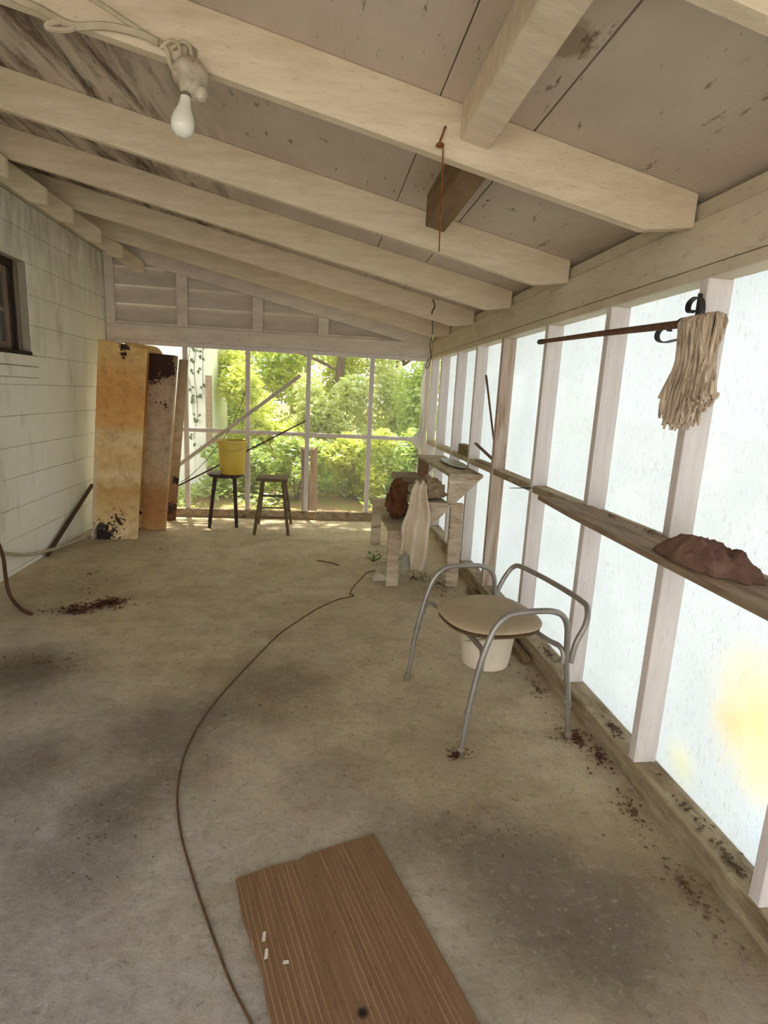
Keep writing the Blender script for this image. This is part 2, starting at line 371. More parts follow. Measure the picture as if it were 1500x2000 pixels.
def mk_plastic():
    t=NT('plastic_sheet')
    w1=t.n('ShaderNodeTexWave',{'Vector':t.tc,'Scale':38.,'Distortion':3.5,'Detail':3.,'Detail Scale':3.},wave_type='BANDS',bands_direction='Z').outputs['Fac']
    w2=t.n('ShaderNodeTexWave',{'Vector':t.tc,'Scale':34.,'Distortion':3.5,'Detail':3.,'Detail Scale':3.},wave_type='BANDS',bands_direction='Y').outputs['Fac']
    wv=t.math('MULTIPLY',t.math('ADD',w1,w2),.5)
    n=t.noise(t.tc,2.2,6,.65)
    col=t.mix(t.ramp(n,.3,.7),hx(180,187,189),hx(163,170,173))
    col=t.mix(t.math('MULTIPLY',wv,.55),col,hx(166,174,177))
    col=t.mix(t.math('MULTIPLY',t.ramp(t.noise(t.mapping((3,3,1)),34,6,.7),.55,.68),.6),col,hx(140,143,140))
    def st(c,r,a,cc):
        m=t.math('ADD',t.ball(c,r),t.math('MULTIPLY',t.math('SUBTRACT',t.noise(t.tc,7,5,.6),.5),.6))
        return t.mix(t.math('MULTIPLY',t.ramp(m,.22,.95),a),col,cc)
    col=st((XS,1.27,.47),.30,.9,hx(196,182,128)); col=st((XS,1.36,.42),.11,.4,hx(176,160,92)); col=st((XS,1.2,.36),.2,.5,hx(208,198,150)); col=st((XS,1.53,.16),.12,.4,hx(190,190,130)); col=st((XS,1.15,.2),.18,.4,hx(168,190,206))
    nb=t.bump(t.math('ADD',wv,t.math('MULTIPLY',t.noise(t.tc,5,4),2.)),.25,.004)
    tr=t.n('ShaderNodeBsdfTranslucent',{'Color':col,'Normal':nb}).outputs[0]
    df=t.n('ShaderNodeBsdfDiffuse',{'Color':col,'Normal':nb}).outputs[0]
    tp=t.n('ShaderNodeBsdfTransparent',{'Color':col}).outputs[0]
    a=t.n('ShaderNodeMixShader',{0:.22,1:tr,2:df}).outputs[0]
    t.done(t.n('ShaderNodeMixShader',{0:.05,1:a,2:tp}).outputs[0])
mk_plastic()
def mk_misc():
    t=NT('insect_screen')
    tp=t.n('ShaderNodeBsdfTransparent',{'Color':(1,1,1,1)}).outputs[0]
    df=t.n('ShaderNodeBsdfDiffuse',{'Color':(*hx(235,232,220),1)}).outputs[0]
    t.done(t.n('ShaderNodeMixShader',{0:.2,1:tp,2:df}).outputs[0])
    t=NT('dark_glass'); t.done(t.bsdf((.10,.10,.085),.12,0,None,.6))
    t=NT('bulb_glass'); t.done(t.bsdf(hx(226,222,208),.18,0,None,.6,**{'Subsurface Weight':.3,'Subsurface Radius':(.01,.01,.01)}))
    t=NT('brass'); t.done(t.bsdf(hx(150,140,120),.4,.8))
    for nm,a,b,c in (('leaf_a',hx(206,222,120),hx(156,184,84),.5),('leaf_b',hx(232,234,116),hx(190,204,92),.5),('leaf_c',hx(180,202,118),hx(130,162,84),.45),('leaf_pale',hx(226,230,172),hx(188,202,124),.5)):
        t=NT(nm); g=t.n('ShaderNodeNewGeometry').outputs['Position']
        col=t.mix(t.ramp(t.noise(g,7,4,.7),.3,.7),a,b)
        df=t.n('ShaderNodeBsdfDiffuse',{'Color':col}).outputs[0]; tl=t.n('ShaderNodeBsdfTranslucent',{'Color':t.mix(.35,col,hx(214,220,90))}).outputs[0]
        gl=t.n('ShaderNodeBsdfGlossy',{'Color':(1,1,1,1),'Roughness':.35}).outputs[0]
        m=t.n('ShaderNodeMixShader',{0:c+.08,1:df,2:tl}).outputs[0]
        t.done(t.n('ShaderNodeMixShader',{0:.10,1:m,2:gl}).outputs[0])
    t=NT('litter'); g=t.n('ShaderNodeNewGeometry').outputs['Position']
    t.done(t.bsdf(t.mix(t.ramp(t.noise(g,16,4,.7),.35,.65),hx(196,150,122),hx(150,98,74)),.9))
mk_misc()

# ------------------------------------------------------------------ floor and ground
rng=random.Random(7)
tag(MB().box(L-.3,1.32,YF-.2,D+.12,-.14,0).build('floor','concrete'),'stained concrete porch floor with dirt and damp patches','floor',kind='structure')
def ground():
    def fn(u,v):
        x=-16+34*u; y=-14+44*v
        h=-.16 if (y<D+.2 or x<-3) else -.16+.035*(y-D)
        if -2.6<x<1.6 and y<D+.3: h=-.2
        return (x,y,h+.05*noise.noise(Vector((x*.6,y*.6,2.)))-.03)
    tag(MB().grid(fn,70,90).build('ground','earth',smooth=True),'leaf strewn earth outside beyond the far screens','ground',kind='structure')
ground()

# ------------------------------------------------------------------ ceiling: slab, boards, rafters
def slab(x0,x1,y0,y1,a,b):
    return MB().hexa([(x0,y0,zceil(x0)+a),(x1,y0,zceil(x1)+a),(x1,y1,zceil(x1)+a),(x0,y1,zceil(x0)+a),
                      (x0,y0,zceil(x0)+b),(x1,y0,zceil(x1)+b),(x1,y1,zceil(x1)+b),(x0,y1,zceil(x0)+b)])
ceil=tag(slab(-2.6,1.42,YF-.3,D+.35,.024,.09).build('ceiling','ceil_paint'),'sloping underside of the shed roof with painted boards and rafters','ceiling',kind='structure')
for (a,b) in [(-2.3,-.90),(-.897,.3165),(.3205,.5950),(.6010,1.36)]:
    slab(a,b,YF-.3,D+.3,0,.022).build('ceiling_board','ceil_stained',ceil)
raf_poly=[(-2.02,zraf(-2.02)),(.97,1.828),(R,1.845),(R,zceil(R)),(-2.02,zceil(-2.02))]
raf=MB().prism(raf_poly,'y',-.04,0).build('rafter','rafter_paint',None,bevel=.003); raf.parent=ceil
RY=[.97,1.79,2.68,3.467,4.30,5.095]
raf.location=(0,RY[0],0)
for y in RY[1:]+[.15,-.67,-1.49]: instance(raf,ceil,(0,y,0))
# far rafter on the gable wall, dropped a little
MB().prism([(-2.0,zraf(-2.0)-.015),(R,zraf(R)-.015),(R,zceil(R)),(-2.0,zceil(-2.0))],'y',5.795,5.835).build('rafter','gable_paint',ceil,bevel=.003)
# blocking between the two nearest rafters, painted; and the raw stub behind
def slope_block(x0,x1,y0,y1,d0,d1,m,nm):
    return MB().hexa([(x0,y0,zraf(x0)+d0),(x1,y0,zraf(x1)+d0),(x1,y1,zraf(x1)+d0),(x0,y1,zraf(x0)+d0),
                      (x0,y0,zraf(x0)+d1),(x1,y0,zraf(x1)+d1),(x1,y1,zraf(x1)+d1),(x0,y1,zraf(x0)+d1)]).build(nm,m,ceil,bevel=.003)
slope_block(.383,.468,.97,1.75,.058,.15,'rafter_paint','blocking_board')
b2=slope_block(.418,.498,1.79,2.46,.030,.15,'raw_wood','blocking_stub'); b2['label']='unpainted brown wood stub between the rafters'
# house rafter tails over the block wall
tail_poly=[(-1.6,2.383),(-1.6,2.29),(-1.69,2.296),(L+.004,2.487),(L+.004,2.63)]
tl=MB().prism(tail_poly,'y',0,.04).build('rafter_tail','rafter_paint',None,bevel=.004); tl.parent=ceil
TY=[3.36,3.8,4.16,4.65,5.13,5.70]; tl.location=(0,TY[0],0)
for y in TY[1:]+[2.9,2.4,1.9,1.4,.9,.4]: instance(tl,ceil,(0,y,0))

# ------------------------------------------------------------------ left wall of blocks
wl=MB(); LY0=YF+.02
WY0,WY1,WZ0,WZ1=3.42,4.355,1.4516,2.0612
XB=L-.2
wl.box(XB,L-.006,LY0,WY0,0,2.45).box(XB,L-.006,YF,LY0,2.06,2.45).box(XB,L-.006,WY1,D+.05,0,2.45).box(XB,L-.006,WY0,WY1,0,WZ0).box(XB,L-.006,WY0,WY1,WZ1,2.45)
wl=tag(wl.build('wall_left','mortar'),'white painted concrete block wall along the left side','wall',kind='structure')
MB().box(L-.2,L-.006,YF,D+.05,2.46,2.66).build('frieze_board','header_paint',wl)
_bc={}
def block(y0,y1,z0,z1):
    key=(round(y1-y0,3),round(z1-z0,3)); off=rng.uniform(-.0012,.0012)
    if key not in _bc:
        o=MB().box(-.05,0,.0003,key[0]-.0003,.0016,key[1]-.0016).build('block','block_paint',None,bevel=.0012); o.parent=wl; _bc[key]=o
    else: o=instance(_bc[key],wl)
    o.location=(L+off,y0,z0)
C0=.0294
for k in range(-1,12):
    z0=max(0,C0+.2032*k); z1=C0+.2032*(k+1)
    if k==11: z1=2.452
    if z1-z0<.03 and k<0: z1=z1
    y=D+.02-.4064*(.5 if k%2 else 0)
    segs=[]
    if k%2: segs.append((y,D+.02))
    while y>LY0: segs.append((max(y-.4064,LY0),y)); y-=.4064
    for a,b in segs:
        if 7<=k<=9:
            if a>=WY0 and b<=WY1: continue
            if a<WY1<b: a=WY1
            elif a<WY0<b: b=WY0
            elif a<WY1 and b>WY0: continue
        if k==6:                       # brick sill under the window replaces this course
            if a>=WY0-.1 and b<=4.42: continue
            if a<4.42<b: a=4.42
            elif a<WY0-.1<b: b=WY0-.1
        if b-a>.02: block(a,b,z0,z1)
y=WY0-.1; br=[]
for z0,z1,pr in ((1.375,1.447,.012),(1.300,1.371,.022),(1.2486,1.296,.0)):
    y=WY0-.1; i=0
    while y<4.415:
        e=min(y+.205,4.42)
        MB().box(L-.04,L+pr,y+.002,e-.002,z0,z1).build('brick','block_paint',wl,bevel=.004); y=e
# window in the block wall
wn=tag(MB().box(XB-.02,XB,WY0-.1,WY1+.1,WZ0-.1,WZ1+.1).build('window_1','frame_dark'),'old wooden window recessed in the white block wall','window',kind='structure')
MB().box(L-.12,L-.055,WY1-.055,WY1,WZ0,WZ1).build('jamb','jamb_wood',wn,bevel=.004)
MB().box(L-.12,L-.055,WY0,WY0+.055,WZ0,WZ1).build('jamb','jamb_wood',wn,bevel=.004)
MB().box(L-.12,L-.055,WY0+.055,WY1-.055,WZ1-.05,WZ1).build('window_head','frame_dark',wn,bevel=.004)  # head coloured dark to paint in the shadow under the lintel
MB().box(L-.12,L+.004,WY0,WY1,WZ0-.004,WZ0+.022).build('window_sill','frame_dark',wn,bevel=.004)
MB().box(L-.075,L-.058,WY1-.085,WY1-.058,WZ0+.02,WZ1-.05).build('stop_bead','frame_dark',wn)
sash=MB().box(L-.115,L-.085,WY0+.055,WY0+.10,WZ0+.02,WZ1-.05).box(L-.115,L-.085,WY1-.13,WY1-.088,WZ0+.02,WZ1-.05).box(L-.115,L-.085,WY0+.1,WY1-.13,WZ0+.02,WZ0+.075).box(L-.115,L-.085,WY0+.1,WY1-.13,WZ1-.1,WZ1-.05).box(L-.115,L-.085,WY0+.1,WY1-.13,1.715,1.745).build('sash','jamb_wood',wn,bevel=.003)
for z0,z1 in ((WZ0+.075,1.715),(1.745,WZ1-.1)): MB().box(L-.104,L-.1,WY0+.1,WY1-.13,z0,z1).build('pane','dark_glass',sash)

# ------------------------------------------------------------------ right wall: framing and plastic
wr=tag(MB().box(R,XS+.03,YF,D+.02,1.7225,1.862).build('wall_right','header_paint',bevel=.003),'open stud wall on the right covered outside with translucent plastic','wall',kind='structure')
MB().box(R+.012,XS+.03,YF,D+.02,1.8635,zceil(XS+.03)-.002).build('blocking_strip','header_paint',wr,bevel=.002)
MB().box(R+.003,XS,YF,D+.02,ZHB,1.7205).build('top_plate','header_paint',wr,bevel=.003)
MB().box(R,XS+.02,YF,D+.06,-.02,ZST).build('sill_plate','sill_dirty',wr,bevel=.004)
SY=[-1.3,-.7,-.1,.46,1.068,1.643,2.207,2.824,3.508,4.10,4.675,5.287,5.755]
st0=MB().box(0,XS-R-.002,0,.038,ZST,ZHB).build('stud','stud_paint',None,bevel=.0025); st0.parent=wr; st0.location=(R+.001,SY[0],0)
for y in SY[1:]:
    if abs(y-3.508)<.01: MB().box(R-.002,XS-.002,y,y+.040,ZST,ZHB).build('stud','stud_stained',wr,bevel=.0025)
    else: instance(st0,wr,(R+.001,y,0))
rl={}
for a,b in zip(SY[:-1],SY[1:]):
    MB().box(R+.004,XS-.003,a+.038,b,.838,.8765).build('mid_rail','sill_dirty' if a<3 else 'bench_top',wr,bevel=.003)
    n=14
    seed=a*3.1
    def fn(u,v,a=a,b=b):
        y=a-.004+(b-a+.0)*u; z=.03+1.68*v
        e=min(u,1-u)*2
        q=.006*noise.noise(Vector((y*2.2+z*2.6,z*1.2,3.)))*e + .008*e*max(0,.35-z)*math.sin((y*9+z*26))
        return (XS+.006+q,y,z)
    MB().grid(fn,16,40).build('plastic_sheet','plastic_sheet',wr,smooth=True)

# ------------------------------------------------------------------ far wall: gable, screens
wb=tag(MB().box(L+.002,R,D-.004,D+.036,1.704,1.8425).build('wall_back','gable_paint',bevel=.003),'far gable wall with screened openings below a siding panel','wall',kind='structure')
MB().box(L+.06,R,D+.004,D+.03,1.662,1.7025).build('screen_moulding','stud_paint',wb,bevel=.002)
MB().box(L+.002,R-.002,D-.012,D+.05,-.02,ZST).build('sill_plate','sill_dirty',wb,bevel=.004)
MB().box(L+.003,L+.085,D-.002,D+.036,ZST,2.46).build('corner_post','gable_paint',wb,bevel=.003)
MX=[-1.273,-.682,-.091,.539]
for x in [L+.10]+MX+[R-.02]:
    MB().box(x-.022,x+.022,D,D+.034,ZST,1.662).build('mullion','stud_paint',wb,bevel=.002)
EX=[L+.10]+MX+[R-.02]
for a,b in zip(EX[:-1],EX[1:]):
    MB().box(a+.022,b-.022,D+.002,D+.032,ZMR-.019,ZMR+.019).build('mid_rail','stud_paint',wb,bevel=.002)
    for z0,z1 in ((ZST,ZMR-.019),(ZMR+.019,1.662)):
        MB().grid(lambda u,v:(a+.022+(b-a-.044)*u,D+.0335,z0+(z1-z0)*v),1,1).build('insect_screen','insect_screen',wb)
for x in (-1.292,-.589,.042):
    MB().prism([(x-.05,1.843),(x+.05,1.843),(x+.05,zraf(x+.05)-.016),(x-.05,zraf(x-.05)-.016)],'y',D+.001,D+.037).build('gable_stud','gable_paint',wb,bevel=.003)
for z in (1.70,1.868,2.034,2.20,2.366,2.53):
    x1=min((ZR+RH-z-.005)/SL,R+.05)
    zt=z+.18
    xt=min((ZR+RH-zt)/SL,R+.05)
    poly=[(L,z),(x1,z),(max(xt,L+.05),min(zt,zceil(max(xt,L+.05)))),(L,min(zt,zceil(L)))]
    if xt<L+.1: poly=[(L,z),(x1,z),(L,zceil(L))]
    m=MB(); n_=len(poly)
    def yy(q,o): return D+.044+ (0.034*(q[1]-z)/.18) + o
    m.add([(q[0],yy(q,0),q[1]) for q in poly]+[(q[0],yy(q,.012),q[1]) for q in poly],[tuple(range(n_))[::-1],tuple(range(n_,2*n_))]+[(i,(i+1)%n_,n_+(i+1)%n_,n_+i) for i in range(n_)])
    m.build('siding_board','siding_paint',wb)
# ledge strips seen at the foot of each gable panel
for a,b in ((-1.9,-1.342),(-1.242,-.639),(-.539,-.008),(.092,.62)):
    MB().box(a,b,D+.008,D+.043,1.843,1.868).build('ledge_strip','gable_paint',wb,bevel=.002)

# ------------------------------------------------------------------ open end behind the camera
wf=tag(MB().box(L,R,YF,YF+.09,2.08,2.18).build('wall_front','header_paint',bevel=.003),'open porch end behind the viewer with header and posts','wall',kind='structure')
for x in (L+.05,R-.1): MB().box(x,x+.09,YF,YF+.09,0,2.08).build('post','stud_paint',wf,bevel=.003)


# ------------------------------------------------------------------ outside: house, vine, plants
def leaves(clumps,n,size,seed,flat=.5):
    """one mesh of n folded leaf blades scattered in ellipsoid clumps (cx,cy,cz,rx,ry,rz)"""
    g=np.random.default_rng(seed); C=np.array(clumps); wts=C[:,3]*C[:,4]*C[:,5]; wts=wts**.7; wts/=wts.sum()
    idx=g.choice(len(C),n,p=wts)
    d=g.normal(size=(n,3)); d/=np.linalg.norm(d,axis=1)[:,None]
    r=g.random(n)**(1/2.2)
    P=C[idx,:3]+d*r[:,None]*C[idx,3:]
    a=g.normal(size=(n,3)); a[:,2]*=flat; a/=np.linalg.norm(a,axis=1)[:,None]
    nr=g.normal(size=(n,3))+np.array([0,0,1.2]); b=np.cross(a,nr); b/=np.linalg.norm(b,axis=1)[:,None]
    nn=np.cross(a,b)
    s=size*(.6+.8*g.random(n))[:,None]
    V=np.stack([P-a*s,P+b*s*.45+nn*s*.12,P+a*s,P-b*s*.45+nn*s*.12],1).reshape(-1,3)
    F=np.arange(4*n).reshape(n,4)
    m=MB(); m.v=[tuple(v) for v in V.tolist()]; m.f=[tuple(f) for f in F.tolist()]; return m
def fast_mesh(mb,name,mat,parent=None,loc=None):
    me=bpy.data.meshes.new(name); me.from_pydata(mb.v,[],mb.f); me.materials.append(MT[mat])
    o=bpy.data.objects.new(name,me); COL.objects.link(o)
    if parent is not None: o.parent=parent
    if loc: o.location=loc
    return o
def gz(x,y): return -.19+(.035*(y-D) if (y>D+.2 and x>-3) else 0)

house=thing('white_house',(-3.75,9.0,-.19),'white board-clad house corner beyond the far screens','house')
MB().box(-6,-1.51,8.03,10,-.19,3.4).build('wall','house_white',house)
x=-6.0
while x<-1.52:
    MB().box(x,min(x+.148,-1.492),8.0,8.028,-.15,3.4).build('siding_board','house_white',house,bevel=.003); x+=.1505
vine=thing('climbing_vine',(-1.66,7.98,0.0),'leafy vine hanging down the white house wall','vine')
mv=MB(); lv=[]
vr=random.Random(3)
for k in range(4):
    x0=-1.76+.07*k; pts=[(x0+.04*vr.uniform(-1,1),7.975,2.4-.30*j) for j in range(5+k%3)]
    mv.tube(smooth_path(pts,3),.004,5)
    for p in smooth_path(pts,5):
        if vr.random()<.62: lv.append((p[0]+vr.uniform(-.06,.06),7.95,p[2]+vr.uniform(-.05,.05)))
mv.build('stem','bark',vine)
ml=MB()
for (x,y,z) in lv:
    a=vr.uniform(-2.6,-.4); s=vr.uniform(.035,.06); ca,sa=math.cos(a),math.sin(a)
    q=lambda u,w,d:(x+u*ca-w*sa,y-d,z+u*sa+w*ca)
    ml.add([q(0,0,0),q(s*.5,s*.42,.012),q(s*1.3,0,.004),q(s*.5,-s*.42,.012)],[(0,1,2,3)])
lo=ml.build('foliage','vine_leaf',vine); lo['kind']='stuff'
post=tag(MB().box(-1.475,-1.40,7.9,7.97,-.2,1.45).box(-1.475,-1.20,7.93,7.96,.56,.62).box(-1.475,-1.20,7.93,7.96,.46,.50).build('weathered_post','grey_wood',bevel=.004,org=(-1.44,7.93,-.2)),'grey weathered fence post standing beside the white house','post')

def shrub(name,x,y,h,rad,leafmat,n,size,seed,label,stems=4,lowest=.15):
    z0=gz(x,y)-.02; t=thing(name,(x,y,z0),label,'shrub','shrubs beyond the far screens')
    r=random.Random(seed); cl=[]; sm=MB()
    for k in range(stems*3):
        a=r.uniform(0,6.28); q=rad*math.sqrt(r.random())*.75; zz=h*r.uniform(lowest,.92)
        cl.append((q*math.cos(a),q*math.sin(a),zz,rad*r.uniform(.32,.5),rad*r.uniform(.32,.5),h*r.uniform(.14,.24)))
        if k<stems: sm.tube([(0,0,-.05),(q*.4*math.cos(a),q*.4*math.sin(a),zz*.5),(q*math.cos(a),q*math.sin(a),zz)],[.014,.010,.005],5)
    sm.v=[(v[0]+x,v[1]+y,v[2]+z0) for v in sm.v]; sm.build('stem','bark',t)
    f=fast_mesh(leaves(cl,n,size,seed),'foliage',leafmat,t); f['kind']='stuff'
    return t
SH=[(-1.05,7.7,.75,.50,'leaf_c',3000,.045,'low dark green shrub nearest the white house'),
 (-.25,7.6,.85,.50,'leaf_a',3600,.045,'low mid green shrub left of the log post, beyond the screens'),
 (.58,7.75,.95,.52,'leaf_b',3800,.045,'low yellow-green shrub right of the log post, beyond the screens'),
 (1.42,7.7,1.1,.55,'leaf_a',4000,.045,'low bushy shrub at the right end of the far screens'),
 (-.90,9.2,1.85,.70,'leaf_b',6500,.05,'bright yellow-green bush behind the low shrub by the white house'),
 (.25,9.3,1.75,.75,'leaf_pale',6500,.05,'pale green bush in the second row, behind the leaning pole'),
 (1.45,9.1,2.1,.75,'leaf_a',7000,.05,'tall mid green bush in the second row, right of centre'),
 (2.6,9.0,2.2,.75,'leaf_c',6000,.05,'tall dark green bush in the second row, at far right'),
 (-1.75,11.0,2.6,.95,'leaf_a',6500,.06,'tall bush in the third row, behind the corner of the white house'),
 (-.1,11.2,2.3,.95,'leaf_b',6500,.06,'yellow-green bush in the third row, left of centre'),
 (1.6,11.2,2.5,.95,'leaf_pale',6500,.06,'pale bush in the third row, right of centre'),
 (3.4,11.0,2.6,.95,'leaf_a',6000,.06,'tall bush in the third row, at far right'),
 (3.7,8.2,1.8,.80,'leaf_b',2200,.06,'bush hidden beyond the right corner of the porch')]
for i,(x,y,h,rd,lm,n,sz,lb) in enumerate(SH): shrub('shrub',x,y,h,rd,lm,n,sz,20+i,lb)

def tree(x,y,h,crown,tr,leafmat,n,size,seed,label,lean=0.):
    z0=gz(x,y)-.03; t=thing('tree',(x,y,z0),label,'tree','trees beyond the far screens')
    r=random.Random(seed); sm=MB(); cl=[]
    top=h*.8
    sm.tube(smooth_path([(0,0,-.1),(lean*.3,.05,h*.3),(lean*.7,0,h*.55),(lean,.05,top)],4),[tr*(1-.055*k) for k in range(13)],9)
    for k in range(9):
        a=k*2.4+r.uniform(-.3,.3); zb=h*r.uniform(.32,.75); q=crown*r.uniform(.45,.95); ze=zb+h*r.uniform(.05,.22)
        s=zb/top; sm.tube(smooth_path([(lean*s,0,zb),(lean*s+q*.5*math.cos(a),q*.5*math.sin(a),zb+(ze-zb)*.7),(lean*s+q*math.cos(a),q*math.sin(a),ze)],3),[tr*.35*(1-.11*j) for j in range(7)],5)
        for j in range(3):
            cl.append((lean*s+q*(.5+.25*j)*math.cos(a)+r.uniform(-.2,.2),q*(.5+.25*j)*math.sin(a)+r.uniform(-.2,.2),ze+r.uniform(-.35,.25),crown*.30,crown*.30,crown*.2))
    sm.v=[(v[0]+x,v[1]+y,v[2]+z0) for v in sm.v]; sm.build('trunk','bark',t,smooth=True)
    f=fast_mesh(leaves(cl,n,size,seed),'crown',leafmat,t); f['kind']='stuff'
    return t
TR=[(.36,10.3,5.4,2.0,.10,'leaf_a',7000,.075,'tree with a grey trunk seen between the middle mullions',.1),
 (-1.6,13.2,5.0,2.2,.10,'leaf_b',9000,.075,'tree with a yellow-green crown behind the leaning pole',-.2),
 (3.4,13.2,5.2,2.2,.12,'leaf_c',9000,.075,'dark leaved tree behind the right end of the far screens',.2),
 (-4.4,13.5,5.5,2.4,.12,'leaf_a',5000,.08,'tree rising behind the white house',.1),
 (5.2,12.8,5.2,2.3,.12,'leaf_a',5000,.08,'tree standing out past the right wall',0.),
 (-.6,15.5,6.0,2.8,.14,'leaf_pale',6000,.09,'pale tree farthest back on the left',.1),
 (2.2,15.5,6.0,2.8,.14,'leaf_a',6000,.09,'tree farthest back on the right',-.1)]
for i,a in enumerate(TR): tree(*a[:7],a[7],60+i,a[8],a[9])
# overhanging tree added to shade and dapple the far sill
def overhang():
    x,y=2.6,7.0; z0=gz(x,y)-.03
    t=thing('tree',(x,y,z0),'added tree with a spreading crown to dapple the far end of the porch','tree','trees beyond the far screens')
    sm=MB().tube(smooth_path([(x,y,z0-.05),(x+.05,y,1.4),(x-.25,y+.05,3.0),(x-1.4,y+.1,4.1),(x-2.6,y+.2,4.6)],5),[.09-.0035*k for k in range(21)],8)
    sm.build('trunk','bark',t,smooth=True)
    cl=[(-.3-.62*k,.05+.35*math.sin(k*2.1),3.7+.25*k-.02*k*k+.19,.62,.85,.35) for k in range(7)]
    f=fast_mesh(leaves(cl,2600,.085,5),'crown','leaf_a',t); f['kind']='stuff'
overhang()
def ground_cover():
    g=np.random.default_rng(9); cl=[]
    for k in range(70):
        x=g.uniform(-2.0,3.2); y=g.uniform(6.7,9.5)
        if abs(x-.35)<.55 and y<7.0: continue
        cl.append((x,y,gz(x,y)+.06+.10*g.random(),.35,.35,.10))
    o=fast_mesh(leaves(cl,7000,.045,9,.3),'ground_ivy','leaf_c'); tag(o,'low ivy and weeds covering the ground outside','ground cover',kind='stuff')
    cl=[(g.uniform(-1.5,2.2),g.uniform(5.95,7.6),-.17,.3,.25,.012) for k in range(40)]
    o=fast_mesh(leaves(cl,3500,.04,10,.1),'leaf_litter','litter'); tag(o,'dry pinkish leaf litter on the ground outside the screens','leaf litter',kind='stuff')
ground_cover()
lp=thing('log_post',(-.03,6.25,-.19),'split log post standing outside behind the third mullion','post')
def logp(x0,x1,y,z1,m,sd):
    mb=MB(); pr=random.Random(sd); n=12; V=[]
    for z in (-.22,.1,.35,z1):
        for k in range(n):
            a=2*math.pi*k/n; rr=(x1-x0)/2*(1+.12*math.sin(3*a+sd)); V.append(((x0+x1)/2+rr*math.cos(a)+.01*math.sin(z*5+sd)-.02*(z1-z)*(-.5 if sd==1 else .5),y+rr*.8*math.sin(a),z+(.02*math.sin(2*a+sd) if z==z1 else 0)))
    F=[(i*n+k,i*n+(k+1)%n,(i+1)*n+(k+1)%n,(i+1)*n+k) for i in range(3) for k in range(n)]+[tuple(range(n))[::-1],tuple(range(3*n,4*n))]
    mb.add(V,F).build('split_log',m,lp,smooth=True)
logp(-.16,-.075,6.25,.70,'bark',1); logp(-.055,.025,6.23,.705,'post_wood',2)
def flap():
    def fn(u,v):
        z=1.66-1.45*v; wd=.03+.012*math.sin(v*9)**2+(.07 if .48<v<.62 else 0)*math.sin((v-.48)/.14*math.pi)
        return (R-.03-wd*(1-u)+.03*u,D+.06+.02*math.sin(u*7+v*11),z)
    tag(MB().grid(fn,8,50).build('loose_plastic','house_white',smooth=True,org=(R-.04,D+.06,.2)),'loose edge of white plastic hanging outside the far right corner','plastic sheet')
flap()
